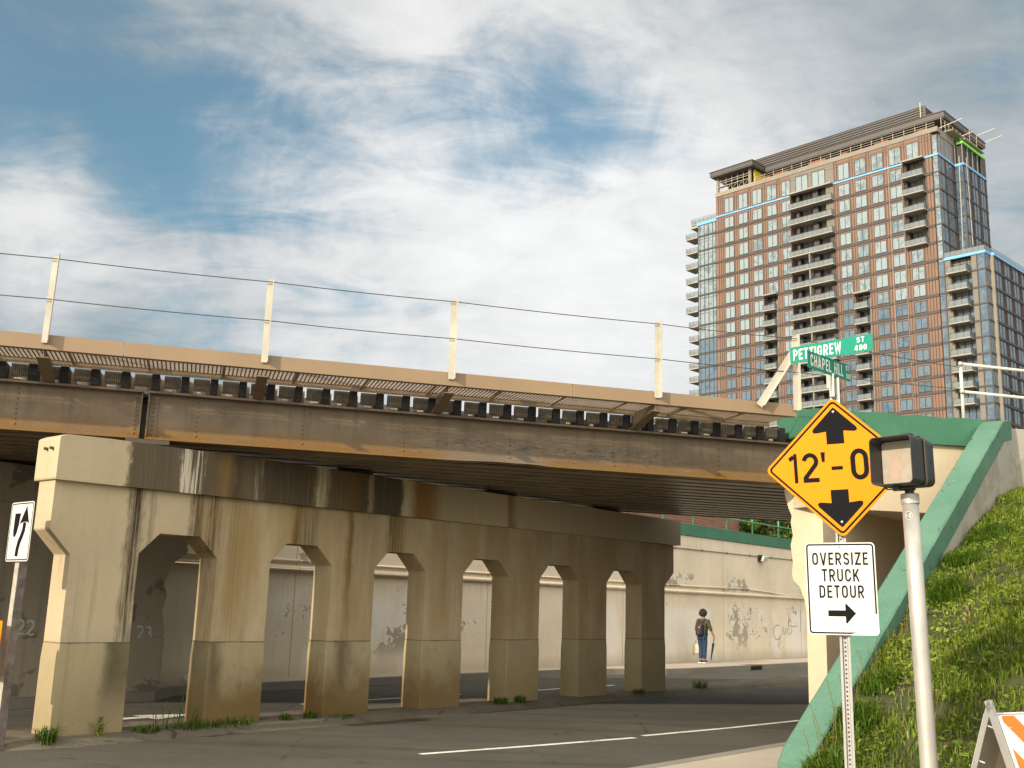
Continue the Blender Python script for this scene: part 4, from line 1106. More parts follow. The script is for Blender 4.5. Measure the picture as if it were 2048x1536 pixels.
# ------------------------------------------------------------------ keep right sign on a wooden post
KB = Vector((-5.47, 11.95, 0.0))
kr = empty('keep_right_sign', KB, 0, 'white keep right arrow sign on a weathered wooden post before the pier', 'traffic sign')
fkp = plane_fn((-5.445, 11.985, 0), 40.3, 0, KB)
m = MB(); m.box(-.05, .05, -.05, .05, 0, 2.62, fn=lambda x, y, z: fkp(x + .014*(z - 2), z, y)); m.m[2] = 1; m.m[4] = 1
m.build('post', [M_WOOD, M_WOODW], kr, bevel=.006)
fk = plane_fn((-5.468, 11.9, 2.355), 40.3, .3, KB); kw, kh = .268, .331
m = MB(); m.prism(rrect(kw, kh, .035), fk, 0, .004); kp = m.build('sign_panel', M_SIGNW, kr)
m = MB(); ring(m, rrect(kw - .012, kh - .012, .028), rrect(kw - .024, kh - .024, .02), fk, -.0015)
m.face([(-.155, .205), (-.02, .205), (-.045, .06), (-.075, -.02), (-.10, -.055), (-.13, -.06), (-.15, -.04), (-.158, .02)], fk, -.0015)
ctr = [(-.02, -.275), (-.015, -.20), (.01, -.12), (.055, -.05), (.085, .01), (.095, .08), (.096, .10)]
ribbon(m, ctr, .036, False, fk, -.0016)
m.face([(-.025, .085), (.11, .285), (.195, .085), (.135, .105), (.06, .105)], fk, -.0018)
m.build('legend', M_SIGNK, kp, fix=False)
fo = plane_fn((-5.575, 11.84, 1.08), 40.3, .0, KB)
m = MB(); m.prism(rrect(.15, .30, .02), fo, 0, .004); ob = m.build('object_marker', M_SIGNY, kr)
m = MB()
for i in range(-3, 4):
    c_ = i*.19
    q = [(-.15, c_), (.15, c_ - .16), (.15, c_ - .255), (-.15, c_ - .095)]
    if min(v for u, v in q) > -.298 and max(v for u, v in q) < .298: m.face(q, fo, -.0015)
m.build('stripe', M_SIGNK, ob, fix=False)

# ------------------------------------------------------------------ A-frame barricade
BB = Vector((2.91, 6.5, 0))
ba = empty('barricade', BB, 0, 'orange and white striped A frame barricade at the foot of the grass bank', 'barricade')
ga = R(60); ax1 = Vector((math.sin(ga), math.cos(ga), 0)); pn = Vector((ax1.y, -ax1.x, 0))
T0 = Vector((2.895, 6.5, 1.225)) - BB
sl = .34                                         # horizontal spread per metre of drop
def side_fn(sg):
    dwn = Vector((pn.x*sg*sl, pn.y*sg*sl, -1)).normalized(); nrm = dwn.cross(ax1)*(1 if sg > 0 else -1)
    if nrm.dot(pn*sg) < 0: nrm = -nrm
    return lambda a, d_, w_: tuple(T0 + ax1*a + dwn*d_ + nrm*w_)
for sg in (1, -1):
    fb_ = side_fn(sg)
    m = MB(); m.prism([(.03, .085), (1.25, .085), (1.25, .70), (.03, .70)], fb_, .012, .03); pnl = m.build('panel', M_BARW, ba, bevel=.003)
    m = MB(); m.face([(.034, .09), (1.246, .09), (1.246, .696), (.034, .696)], fb_, .0095 if sg > 0 else .0095); m.build('panel_back', M_BARBACK, pnl, fix=False)
    m = MB(); i = -8
    while i < 12:
        a0_ = i*.30
        q = [(a0_, .09), (a0_ + .15, .09), (a0_ + .15 + .606, .696), (a0_ + .606, .696)]
        # clip to the panel
        poly_ = q
        for lim, sgn in ((.034, 1), (1.246, -1)):
            outp = []
            for (p0, p1) in zip(poly_, poly_[1:] + poly_[:1]):
                in0 = (p0[0] - lim)*sgn >= 0; in1 = (p1[0] - lim)*sgn >= 0
                if in0: outp.append(p0)
                if in0 != in1:
                    f = (lim - p0[0])/(p1[0] - p0[0]); outp.append((lim, p0[1] + f*(p1[1] - p0[1])))
            poly_ = outp
            if not poly_: break
        if len(poly_) >= 3: m.face(poly_, fb_, .0315)
        i += 1
    m.build('stripe', M_ORANGE, pnl, fix=False)
    for a in (.0, 1.22):
        m = MB(); m.box(a, a + .035, -.01, 1.27, -.004, .0005, fn=lambda x, y, z: fb_(x + .0, y, z + .008)); m.box(a, a + .004, -.01, 1.27, -.03, .0, fn=lambda x, y, z: fb_(x, y, z + .004))
        m.build('leg', M_GALV, ba)
    m = MB()
    for d_ in (.16, .40, .6): m.dome(fb_(.085, d_, .031), Vector(fb_(0, 0, 1)) - Vector(fb_(0, 0, 0)), .008, 8)
    m.build('bolt_head', M_ALU, pnl, kind='stuff')
m = MB()
for d_ in (.14, .36): m.tube([side_fn(-1)(.016, d_, -.02), side_fn(-1)(.03, d_, -.05)], .006, 6)
m.tube([side_fn(1)(-.004, .03, 0), side_fn(1)(.02, .03, .0)], .012, 8)
m.build('hinge_bolt', M_ALU, ba, kind='stuff')
# ------------------------------------------------------------------ litter
tr_ = empty('paper_cup', O_F + fv*(-1.95) + fq*.52 + Vector((0, 0, .15)), F_RZ, 'crumpled white paper cup with red print lying on the far pavement', 'litter')
def crumple(name, mat, c, r, seed, parent):
    bm = bmesh.new(); bmesh.ops.create_icosphere(bm, subdivisions=3, radius=1)
    rr_ = random.Random(seed)
    ph = [(Vector((rr_.uniform(-1, 1), rr_.uniform(-1, 1), rr_.uniform(-1, 1))).normalized(), rr_.uniform(2, 7), rr_.uniform(0, 6)) for _ in range(9)]
    for v in bm.verts:
        k = 1 + .09*sum(math.sin(v.co.dot(d)*f + p) for d, f, p in ph)/2
        v.co = Vector((c[0] + v.co.x*r[0]*k, c[1] + v.co.y*r[1]*k, max(.002, c[2] + v.co.z*r[2]*k)))
    me = bpy.data.meshes.new(name); bm.to_mesh(me); bm.free(); me.materials.append(mat)
    o = bpy.data.objects.new(name, me); COL.objects.link(o); o.parent = parent; return o
crumple('crushed_body', M_TRASH, (-.06, 0, .08), (.13, .11, .085), 3, tr_)
crumple('crushed_rim', M_TRASH, (.13, -.02, .06), (.11, .09, .065), 5, tr_)
crumple('printed_band', M_TRASHR, (.03, -.05, .075), (.05, .07, .055), 8, tr_)

# ------------------------------------------------------------------ person walking away
F_P = O_F + fv*16.25 + fq*.72 + Vector((0, 0, .15))
def skin_mesh(name, verts, edges, root, mat, parent=None, sub=2, smooth=True, k=1.0):
    names = list(verts); idx = {n_: i for i, n_ in enumerate(names)}
    me = bpy.data.meshes.new(name)
    me.from_pydata([verts[n_][0] for n_ in names], [(idx[a], idx[b_]) for a, b_ in edges], [])
    o = bpy.data.objects.new(name, me); COL.objects.link(o)
    o.modifiers.new('skin', 'SKIN'); sd = me.skin_vertices[0].data
    for n_ in names:
        r_ = verts[n_][1]; r_ = r_ if isinstance(r_, tuple) else (r_, r_)
        sd[idx[n_]].radius = (r_[0]*k, r_[1]*k); sd[idx[n_]].use_root = (n_ == root)
    s = o.modifiers.new('sub', 'SUBSURF'); s.levels = s.render_levels = sub
    dg = bpy.context.evaluated_depsgraph_get(); ev = o.evaluated_get(dg)
    nm = bpy.data.meshes.new_from_object(ev); nm.name = name
    o.modifiers.clear(); o.data = nm
    nm.materials.clear(); nm.materials.append(mat)
    nm.polygons.foreach_set('use_smooth', [smooth]*len(nm.polygons))
    if parent: o.parent = parent
    return o
M_SKIN = plain('skin', (.26, .14, .085), .5, var=.06)
M_HAIR = plain('dark_hair', (.012, .011, .014), .7, var=.4, scale=40, bump=.8)
M_SHIRT = plain('olive_sweater', (.05, .052, .022), .9, var=.15, scale=14, bump=.2)
M_JEANS = plain('blue_jeans', (.016, .038, .088), .85, var=.25, scale=12, bump=.2)
M_SHOE = plain('dark_shoe', (.012, .013, .018), .6)
M_SOLE = plain('white_sole', (.75, .74, .72), .6)
M_PACK = plain('maroon_nylon', (.035, .018, .02), .6, var=.3, scale=14, bump=.2)
M_TOTE = plain('canvas_tote', (.52, .48, .36), .85, var=.12, scale=9, bump=.2)
M_UMB = plain('navy_umbrella', (.012, .018, .032), .55, var=.2)
pe_ = empty('person', F_P, F_RZ + R(8), 'person in olive sweater and jeans walking away along the cream wall', 'person')
# local frame: x = walking direction (away from camera), y = to the person's left
K = .925
def kp_(x, y, z): return (x*K, y*K, z*K)
J = {
 'pel': (kp_(0, 0, .92), .12), 'wst': (kp_(.01, .0, 1.05), .115), 'chest': (kp_(.02, 0, 1.25), .135), 'neckb': (kp_(.01, -.01, 1.42), .065), 'neck': (kp_(.02, -.015, 1.48), .05), 'head0': (kp_(.03, -.02, 1.56), .075), 'head1': (kp_(.035, -.022, 1.64), .088), 'crown': (kp_(.02, -.022, 1.70), .06), 'nose': (kp_(.125, -.03, 1.60), .014),
 'shL': (kp_(0, .165, 1.37), .058), 'elL': (kp_(.0, .215, 1.10), .043), 'wrL': (kp_(.03, .20, .87), .03), 'hdL': (kp_(.035, .195, .81), .033),
 'shR': (kp_(0, -.175, 1.37), .058), 'elR': (kp_(-.02, -.29, 1.13), .043), 'wrR': (kp_(.05, -.37, .91), .028), 'hdR': (kp_(.07, -.385, .86), .032),
 'hipL': (kp_(0, .085, .88), .09), 'knL': (kp_(.05, .075, .48), .058), 'anL': (kp_(-.03, .065, .09), .042), 'toL': (kp_(.12, .06, .045), .038),
 'hipR': (kp_(0, -.085, .88), .09), 'knR': (kp_(.04, -.06, .48), .058), 'anR': (kp_(.04, -.045, .09), .042), 'toR': (kp_(.2, -.05, .045), .038)}
for sd_, sy in (('L', 1), ('R', -1)):
    hx, hy, hz = J['hd' + sd_][0]
    for i, (dx, ln2) in enumerate(((.028, .055), (.010, .064), (-.009, .06), (-.026, .048))):
        J[f'f{i}{sd_}'] = ((hx + dx, hy, hz - .042), .0085); J[f'g{i}{sd_}'] = ((hx + dx*.9, hy - sy*.022, hz - .042 - ln2*.55), .0078)
    J[f'th{sd_}'] = ((hx + .032, hy - sy*.022, hz - .008), .009); J[f'tg{sd_}'] = ((hx + .04, hy - sy*.038, hz - .036), .008)
ed = [('pel', 'wst'), ('wst', 'chest'), ('chest', 'neckb'), ('neckb', 'neck'), ('neck', 'head0'), ('head0', 'head1'), ('head1', 'crown'), ('head0', 'nose')]
for s in 'LR':
    ed += [('chest', 'sh' + s), ('sh' + s, 'el' + s), ('el' + s, 'wr' + s), ('wr' + s, 'hd' + s), ('pel', 'hip' + s), ('hip' + s, 'kn' + s), ('kn' + s, 'an' + s), ('an' + s, 'to' + s), ('hd' + s, 'th' + s), ('th' + s, 'tg' + s)]
    for i in range(4): ed += [('hd' + s, f'f{i}{s}'), (f'f{i}{s}', f'g{i}{s}')]
skin_mesh('body', J, ed, 'pel', M_SKIN, pe_)
sub_ = lambda names: {n_: J[n_] for n_ in names}
sw = sub_(['wst', 'chest', 'neckb', 'shL', 'elL', 'shR', 'elR'])
sw['hem'] = (kp_(0, 0, .86), .15); sw['wst'] = (J['wst'][0], .145); sw['chest'] = (J['chest'][0], .16); sw['neckb'] = (kp_(.01, -.01, 1.43), .075)
for s in 'LR':
    sw['sh' + s] = (J['sh' + s][0], .074); sw['el' + s] = (J['el' + s][0], .06)
    a = Vector(J['el' + s][0]); b2 = Vector(J['wr' + s][0]); sw['cf' + s] = (tuple(a + (b2 - a)*.45), .052)
skin_mesh('sweater', sw, [('hem', 'wst'), ('wst', 'chest'), ('chest', 'neckb')] + [e_ for s in 'LR' for e_ in (('chest', 'sh' + s), ('sh' + s, 'el' + s), ('el' + s, 'cf' + s))], 'hem', M_SHIRT, pe_)
jn = {'pel': (kp_(0, 0, .90), .115)}
for s in 'LR':
    jn['hip' + s] = (J['hip' + s][0], .095); jn['kn' + s] = (J['kn' + s][0], .078); a = Vector(J['kn' + s][0]); b2 = Vector(J['an' + s][0]); jn['an' + s] = (tuple(a + (b2 - a)*.93), .062)
skin_mesh('jeans', jn, [e_ for s in 'LR' for e_ in (('pel', 'hip' + s), ('hip' + s, 'kn' + s), ('kn' + s, 'an' + s))], 'pel', M_JEANS, pe_)
for s in 'LR':
    a = Vector(J['an' + s][0]); b2 = Vector(J['to' + s][0])
    sh_ = skin_mesh('shoe', {'h': ((a.x - .03, a.y, .05), .045), 'm': ((a.x + .07, (a.y + b2.y)/2, .052), .046), 't': ((b2.x + .03, b2.y, .04), .038)}, [('h', 'm'), ('m', 't')], 'm', M_SHOE, pe_)
    m = MB(); m.prism([(a.x - .075, -.042), (a.x + .05, -.044), (b2.x + .05, -.042), (b2.x + .075, 0), (b2.x + .05, .042), (a.x + .05, .044), (a.x - .075, .042)], lambda u, v, w_: (u, a.y + v, w_), .0, .026); m.build('sole', M_SOLE, sh_)
# hair: a curly cap of small tufts
bm = bmesh.new(); bmesh.ops.create_icosphere(bm, subdivisions=4, radius=1)
hc = Vector(J['head1'][0]) + Vector((-.030, 0, -.022))
for v in bm.verts:
    k = 1 + .10*math.sin(v.co.x*13 + v.co.z*7)*math.sin(v.co.y*15 + 1) + .05*math.sin(v.co.z*23 + v.co.x*17)
    q = v.co.copy()
    if q.x > .35 and q.z < .35: k *= .8
    if q.z < -.55: k *= .8
    v.co = Vector((hc.x + q.x*.122*k, hc.y + q.y*.122*k, hc.z + .012 + q.z*.142*k))
me = bpy.data.meshes.new('hair'); bm.to_mesh(me); bm.free(); me.materials.append(M_HAIR)
o = bpy.data.objects.new('hair', me); COL.objects.link(o); o.parent = pe_
# backpack
bp = empty('backpack', F_P + Vector((0, 0, 0)), F_RZ + R(8), 'dark maroon backpack worn on the back of the walking person', 'backpack')
pk = skin_mesh('pack_body', {'b': (kp_(-.175, .045, .90), (.125, .085)), 'm': (kp_(-.19, .04, 1.06), (.145, .10)), 't': (kp_(-.165, .02, 1.27), (.115, .075)), 'u': (kp_(-.15, .02, 1.34), (.06, .04))}, [('b', 'm'), ('m', 't'), ('t', 'u')], 'm', M_PACK, bp)
m = MB(); m.tube([kp_(-.275, .10, .95), kp_(-.275, -.03, .95)], .035, 8); m.build('front_pocket', M_PACK, bp, smooth=True)
for sy in (.10, -.11):
    m = MB(); m.tube([kp_(-.14, sy*.6 + .02, 1.33), kp_(-.09, sy, 1.425), kp_(.04, sy*1.0, 1.44), kp_(.15, sy*1.05, 1.34), kp_(.15, sy*1.2, 1.15), kp_(.0, sy*1.45, 1.0), kp_(-.12, sy, .95)], .019, 8); m.build('strap', M_PACK, bp, smooth=True)
m = MB(); m.box(-.272, -.268, -.01, .03, 1.075, 1.09); m.build('tag', M_SOLE, bp)
# tote in the left hand
tb = empty('tote_bag', F_P, F_RZ + R(8), 'pale canvas tote bag hanging from the left hand of the person', 'bag')
hl = Vector(J['hdL'][0])
m = MB()
gx, gy = hl.x - .01, hl.y + .02; zt_ = .62*K; zb_ = .27*K
V = []
for z, wx, wy in ((zt_, .10, .025), (zt_ - .12, .115, .045), (zb_ + .06, .125, .06), (zb_, .12, .045)):
    for i in range(14):
        a = 2*math.pi*i/14; V.append((gx + wy*math.cos(a)*1.0, gy + .015 + (wx)*math.sin(a)*(1 + .05*math.sin(3*a + z*20)), z - (.03*math.sin(a) if z == zb_ else 0)))
F = [(i*14 + j, i*14 + (j + 1) % 14, i*14 + 14 + (j + 1) % 14, i*14 + 14 + j) for i in range(3) for j in range(14)] + [tuple(range(42, 56))]
m.add(V, F); m.build('bag_body', M_TOTE, tb, smooth=True)
for dx in (.018, -.018):
    m = MB(); m.tube([(gx + dx, gy + .075, zt_ - .03), (gx + dx*.6, gy + .03, zt_ + .11), (hl.x, hl.y, hl.z - .05), (gx + dx*.6, gy - .03, zt_ + .11), (gx + dx, gy - .045, zt_ - .03)], .008, 6); m.build('handle', M_TOTE, tb, smooth=True)
# umbrella in the right hand
ub = empty('umbrella', F_P, F_RZ + R(8), 'folded dark umbrella held point down in the right hand of the person', 'umbrella')
h0 = Vector(J['hdR'][0]) + Vector((.0, .0, -.03)); h1 = Vector((.12, -.21, .035))
m = MB(); m.tube([h0 + (h1 - h0)*f for f in (.22, .24, .30, .5, .75, .93)], [.018, .042, .036, .032, .022, .012], 9); m.build('canopy', M_UMB, ub, smooth=False)
m = MB(); m.tube([h0 + (h1 - h0)*f for f in (-.06, .0, .24)], [.014, .013, .012], 8); m.build('handle', M_UMB, ub, smooth=True)
m = MB(); m.tube([h0 + (h1 - h0)*f for f in (.92, 1.0)], .006, 6); m.build('tip', M_ALU, ub)

# ------------------------------------------------------------------ grass bank
SS = np.array([-20, -4.5, -2.2, -1.0, -.4, -.1, .2, .73, 1.15, 1.75, 2.4, 3.3, 3.9, 4.98, 6.5, 8.2, 12, 14])
ZZ = np.array([.0, .0, .03, .10, .20, .30, .50, .78, 1.03, 1.33, 1.69, 2.09, 2.37, 2.8, 3.41, 3.9, 4.6, 4.75])
def hill(s, q):
    se = s + .20*np.clip(q - CW, 0, 6)
    z = np.interp(se, SS, ZZ) + .045*np.clip(q - CW, 0, 9)*np.clip((se + 1.5)/3, 0, 1)
    return z + .035*np.sin(s*2.1 + q*1.3)*np.sin(q*1.9 + .7)*np.clip(se + 1.2, 0, 1) + .02*np.sin(s*5.3 - q*4.1)*np.clip(se + 1, 0, 1)
gs = np.concatenate([np.arange(-6, 9, .15), np.arange(9, 15, .6)]); gq = np.concatenate([np.arange(CW, 6, .15), np.arange(6, 24, .8)])
Sg, Qg = np.meshgrid(gs, gq, indexing='ij'); Zg = hill(Sg, Qg) - .03
Vx = O_W.x + dv.x*Sg + dq.x*Qg; Vy = O_W.y + dv.y*Sg + dq.y*Qg
Zg = np.where(Zg < .16, Zg + .02, Zg)
V = np.stack([Vx, Vy, np.maximum(Zg, .0)], -1).reshape(-1, 3); ns, nq = len(gs), len(gq)
I = np.arange(ns*nq).reshape(ns, nq)
F = np.stack([I[:-1, :-1], I[1:, :-1], I[1:, 1:], I[:-1, 1:]], -1).reshape(-1, 4)
hb = NB('bank_soil'); hv = hb.co()
hcx = hb.ramp(hb.noise(hv, 3, 7, .65), [(.3, (.03, .035, .010)), (.52, (.05, .055, .016)), (.7, (.085, .058, .028))])
o = fan_mesh('bank_terrain', V, F, hb.done(hcx, .95), kind='structure')
for p in o.data.polygons: p.use_smooth = True
def smooth_noise(a, b_, seed, sc):
    g = np.random.default_rng(seed).random((64, 64)); x = (a*sc) % 63; y = (b_*sc) % 63
    x0 = x.astype(int); y0 = y.astype(int); fx = x - x0; fy = y - y0
    fx = fx*fx*(3 - 2*fx); fy = fy*fy*(3 - 2*fy); x1 = (x0 + 1) % 64; y1 = (y0 + 1) % 64
    return g[x0, y0]*(1 - fx)*(1 - fy) + g[x1, y0]*fx*(1 - fy) + g[x0, y1]*(1 - fx)*fy + g[x1, y1]*fx*fy
def blades(P, hgt, wid, lean, rng, cols):
    """each blade: 2 quads bending over"""
    n = len(P); az = rng.random(n)*2*np.pi; d = np.stack([np.cos(az), np.sin(az), 0*az], -1); sd2 = np.stack([-np.sin(az), np.cos(az), 0*az], -1)
    h = hgt[:, None]; w_ = wid[:, None]; L = lean[:, None]; z = np.array([0, 0, 1.])
    p1 = P + z*h*.6 + d*h*L*.3; p2 = P + z*h*(1 - .35*L) + d*h*L
    V = np.stack([P - sd2*w_, P + sd2*w_, p1 - sd2*w_*.8, p1 + sd2*w_*.8, p2 - sd2*w_*.12, p2 + sd2*w_*.12], 1)
    base = (np.arange(n)*6)[:, None]
    F = np.concatenate([base + np.array([[0, 1, 3, 2]]), base + np.array([[2, 3, 5, 4]])], 0)
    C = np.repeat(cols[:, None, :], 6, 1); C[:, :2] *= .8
    return V.reshape(-1, 3), F, C.reshape(-1, 3)
def leaves(P, size, rng, cols, up=.5, nrm=None):
    n = len(P); nz = rng.normal(size=(n, 3)) if nrm is None else nrm; nz[:, 2] += up*2; nz /= np.linalg.norm(nz, axis=1)[:, None]
    t = rng.normal(size=(n, 3)); t -= (t*nz).sum(1)[:, None]*nz; t /= np.linalg.norm(t, axis=1)[:, None]; b_ = np.cross(nz, t)
    s = size[:, None]
    V = np.stack([P - t*s, P - b_*s*.45 + nz*s*.1, P + t*s, P + b_*s*.45 + nz*s*.1], 1)
    F = (np.arange(n)*4)[:, None] + np.array([[0, 1, 2, 3]])
    return V.reshape(-1, 3), F, np.repeat(cols[:, None, :], 4, 1).reshape(-1, 3)
def gmix(n, rng, a, b_, t, jit=.25):
    c = np.array(a)[None]*(1 - t[:, None]) + np.array(b_)[None]*t[:, None]
    return c*(1 + (rng.random((n, 1)) - .5)*2*jit)*(1 + (rng.random((n, 3)) - .5)*.12)
rg_ = np.random.default_rng(5)
n = 210000
q = CW + rg_.random(n)**1.25*8.5; s = -3.6 + rg_.random(n)*12.2
dist = np.hypot(O_W.x + dv.x*s + dq.x*q, O_W.y + dv.y*s + dq.y*q)
cl_ = smooth_noise(s, q, 3, 1.5)*.5 + smooth_noise(s, q, 4, 4.2)*.5
bare = smooth_noise(s + 9, q + 5, 8, 1.05)*.6 + smooth_noise(s, q, 9, 3.6)*.4
edge_ = np.clip((s + .20*np.clip(q - CW, 0, 6) + 2.1)/1.2, 0, 1)
keep = (rg_.random(n) < np.clip(.25 + 1.1*cl_, 0, 1)*np.clip((.62 - bare)/.14, .06, 1)*edge_)
s, q, cl_, bare, dist = s[keep], q[keep], cl_[keep], bare[keep], dist[keep]; n = len(s)
P = np.stack([O_W.x + dv.x*s + dq.x*q, O_W.y + dv.y*s + dq.y*q, hill(s, q) - .03], -1)
hg = (.05 + .10*rg_.random(n)**1.6)*(.55 + .9*cl_); wd = .0042 + .0045*rg_.random(n)
cols = gmix(n, rg_, (.075, .14, .012), (.30, .36, .045), np.clip(smooth_noise(s, q, 33, .9)*.8 + cl_*.4 - .1 + rg_.normal(size=n)*.22, 0, 1))
dry = rg_.random(n) < .05 + .30*np.clip((bare - .52)/.2, 0, 1); cols[dry] = gmix(dry.sum(), rg_, (.22, .18, .07), (.34, .27, .12), rg_.random(dry.sum()))
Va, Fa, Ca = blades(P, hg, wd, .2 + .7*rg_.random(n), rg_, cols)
# broad weeds between the blades
n2 = 90000
q2 = CW + rg_.random(n2)**1.2*7.5; s2 = -2.6 + rg_.random(n2)*9.5
wm = smooth_noise(s2 + 3, q2, 21, 2.3)*.6 + smooth_noise(s2, q2 + 7, 22, 6.5)*.4
kp2 = (wm > .40 + .2*rg_.random(n2)) & (rg_.random(n2) < np.clip((s2 + .20*np.clip(q2 - CW, 0, 6) + 2.0)/1.0, 0, 1)); s2, q2, wm = s2[kp2], q2[kp2], wm[kp2]; n2 = len(s2)
P = np.stack([O_W.x + dv.x*s2 + dq.x*q2, O_W.y + dv.y*s2 + dq.y*q2, hill(s2, q2) + .005 + .09*rg_.random(n2)*wm], -1)
cols = gmix(n2, rg_, (.075, .15, .015), (.27, .34, .045), np.clip(smooth_noise(s2, q2, 31, 1.3)*.9 + .4*(rg_.random(n2) - .3), 0, 1))
Vb, Fb, Cb = leaves(P, .008 + .034*rg_.random(n2)**2.2, rg_, cols, .6)
dl = rg_.random(n2) < .05; Cb.reshape(-1, 4, 3)[dl] = gmix(dl.sum(), rg_, (.16, .10, .04), (.34, .25, .11), rg_.random(dl.sum()))[:, None, :]
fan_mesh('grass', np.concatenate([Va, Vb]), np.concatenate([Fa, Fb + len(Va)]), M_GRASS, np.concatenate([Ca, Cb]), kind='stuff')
# bushier clumps along the wall foot
for i, (sc_, qc_, rr2, nn2, hh2) in enumerate([(2.9, .75, .22, 900, .22), (1.0, .60, .20, 500, .16), (.35, .62, .22, 600, .20), (5.0, .7, .3, 700, .18), (3.9, .65, .2, 500, .2), (-.35, .6, .25, 600, .18)]):
    a = rg_.random(nn2)*2*np.pi; r_ = rr2*np.sqrt(rg_.random(nn2)); s3 = sc_ + r_*np.cos(a); q3 = np.maximum(qc_ + r_*np.sin(a), CW + .02)
    P = np.stack([O_W.x + dv.x*s3 + dq.x*q3, O_W.y + dv.y*s3 + dq.y*q3, hill(s3, q3) - .02], -1)
    V, F, C = blades(P, hh2*(.5 + .7*rg_.random(nn2)), .005 + .005*rg_.random(nn2), .3 + .7*rg_.random(nn2), rg_, gmix(nn2, rg_, (.06, .13, .012), (.16, .24, .03), rg_.random(nn2)))
    o = fan_mesh('grass_tussock', V - P.mean(0), F, M_GRASS, C); o.location = P.mean(0)
    tag(o, ['dense green tussock high on the bank by the grey wall', 'green tussock on the bank right of the sign post', 'bright tussock at the low end of the green coping', 'tall tussock at the top of the bank near the wall', 'tussock halfway up the bank against the wall', 'tussock spilling over the lowest end of the coping'][i], 'grass tussock', 'tussocks on the bank')
# seed stalks
def stalk(sc_, qc_, hgt, lean, lab):
    rs = random.Random(int(sc_*1000) + 5); m = MB()
    base = O_W + dv*sc_ + dq*qc_; z0 = float(hill(np.array([sc_]), np.array([qc_]))[0]) - .03
    pts = [(lean*hgt*f*f*.4, .05*hgt*f*math.sin(f*3 + sc_*9), hgt*f) for f in (0, .3, .6, .85, 1)]
    m.tube(pts, [.003, .003, .0025, .002, .0015], 5)
    for k in range(26):
        f = .3 + .7*k/26; x = lean*hgt*f*f*.4; y = .05*hgt*f*math.sin(f*3 + sc_*9); a = rs.random()*6.28; l_ = .03*(1.25 - f)
        m.tube([(x, y, hgt*f), (x + math.cos(a)*l_, y + math.sin(a)*l_, hgt*f + .008)], [.0015, .001], 4)
        m.dome((x + math.cos(a)*l_, y + math.sin(a)*l_, hgt*f + .006), (0, 0, 1), .006, 5)
    o = m.build('weed_stalk', M_STALK)
    o.location = (base.x, base.y, z0); tag(o, lab, 'weed', 'brown seed stalks along the green coping')
M_STALK = plain('dry_stalk', (.16, .125, .035), .9, var=.3, scale=20)
LABS = 'thin brown seed stalk standing before the sloping green coping'
for a in [(-.35, .43, .42, -.5), (-.22, .46, .50, -.3), (-.05, .42, .52, -.6), (.08, .47, .44, .2), (.22, .44, .55, -.4), (.42, .45, .46, -.2), (.62, .5, .40, .3), (.95, .46, .42, -.3), (1.2, .48, .36, -.5), (1.35, .44, .40, .2), (1.7, .47, .32, -.2), (2.3, .46, .28, .2), (2.6, .44, .25, -.3)]:
    stalk(*a, LABS)
# ------------------------------------------------------------------ tufts growing at the foot of the pier
def tuft(name, x, y, z, rad, hgt, nn2, lab, wide=1.0, az_=0.0, cat='grass tuft', leafy=0, yellow=0.0):
    g = np.random.default_rng(int(abs(x*977 + y*131)))
    a = g.random(nn2)*2*np.pi; r_ = rad*np.sqrt(g.random(nn2)); ux = r_*np.cos(a)*wide; uy = r_*np.sin(a)
    c_, s_ = math.cos(az_), math.sin(az_); P = np.stack([ux*c_ - uy*s_, ux*s_ + uy*c_, 0*ux], -1)
    t = np.clip(g.random(nn2) + yellow, 0, 1)
    V, F, C = blades(P, hgt*(.4 + .7*g.random(nn2)), .004 + .004*g.random(nn2), .35 + .75*g.random(nn2), g, gmix(nn2, g, (.045, .10, .012), (.15, .21, .03), t))
    if leafy:
        Pl = P[g.integers(0, nn2, leafy)]*1.0; Pl[:, 2] += hgt*g.random(leafy)
        V2, F2, C2 = leaves(Pl, .02 + .02*g.random(leafy), g, gmix(leafy, g, (.12, .20, .02), (.32, .33, .03), g.random(leafy)), .3)
        F = np.concatenate([F, F2 + len(V)]); V = np.concatenate([V, V2]); C = np.concatenate([C, C2])
    o = fan_mesh(name, V, F, M_GRASS, C); o.location = (x, y, z); tag(o, lab, cat, 'weeds at the pier foot'); return o
def pp(s, q): 
    p = O_P + dv*s + dq*q; return p.x, p.y
tuft('grass_tuft', *pp(.02, .12), .04, .12, .24, 150, 'bright grass tuft at the front corner of the nearest column')
tuft('weed_plant', *pp(.68, .10), .06, .03, .24, 14, 'small yellow green weed at the middle of the nearest column', leafy=40, yellow=.5, cat='weed')
tuft('grass_tuft', *pp(1.30, .08), .07, .12, .12, 130, 'low grass tuft beside the right edge of the nearest column', 1.5, D_RZ)
tuft('grass_tuft', *pp(2.25, .08), .07, .15, .15, 380, 'wide bright grass clump before the second column', 4.6, D_RZ)
tuft('grass_tuft', *pp(1.75, -.10), .08, .2, .45, 26, 'sparse tall grass between the two nearest columns', 2.0, D_RZ)
tuft('grass_tuft', *pp(3.42, .06), .09, .08, .13, 90, 'small grass tuft right of the second column', 1.2, D_RZ)
tuft('grass_tuft', *pp(3.85, .06), .09, .08, .13, 100, 'small grass tuft left of the third column', 1.6, D_RZ)
tuft('grass_tuft', *pp(4.35, .14), .06, .10, .10, 90, 'flat grass tuft under the third column', 2.2, D_RZ)
tuft('grass_tuft', *pp(7.9, .08), .09, .10, .14, 120, 'grass tuft left of the fifth column', 1.6, D_RZ)
tuft('grass_tuft', *pp(8.4, .10), .09, .08, .16, 90, 'grass tuft at the fifth column', 1.3, D_RZ)
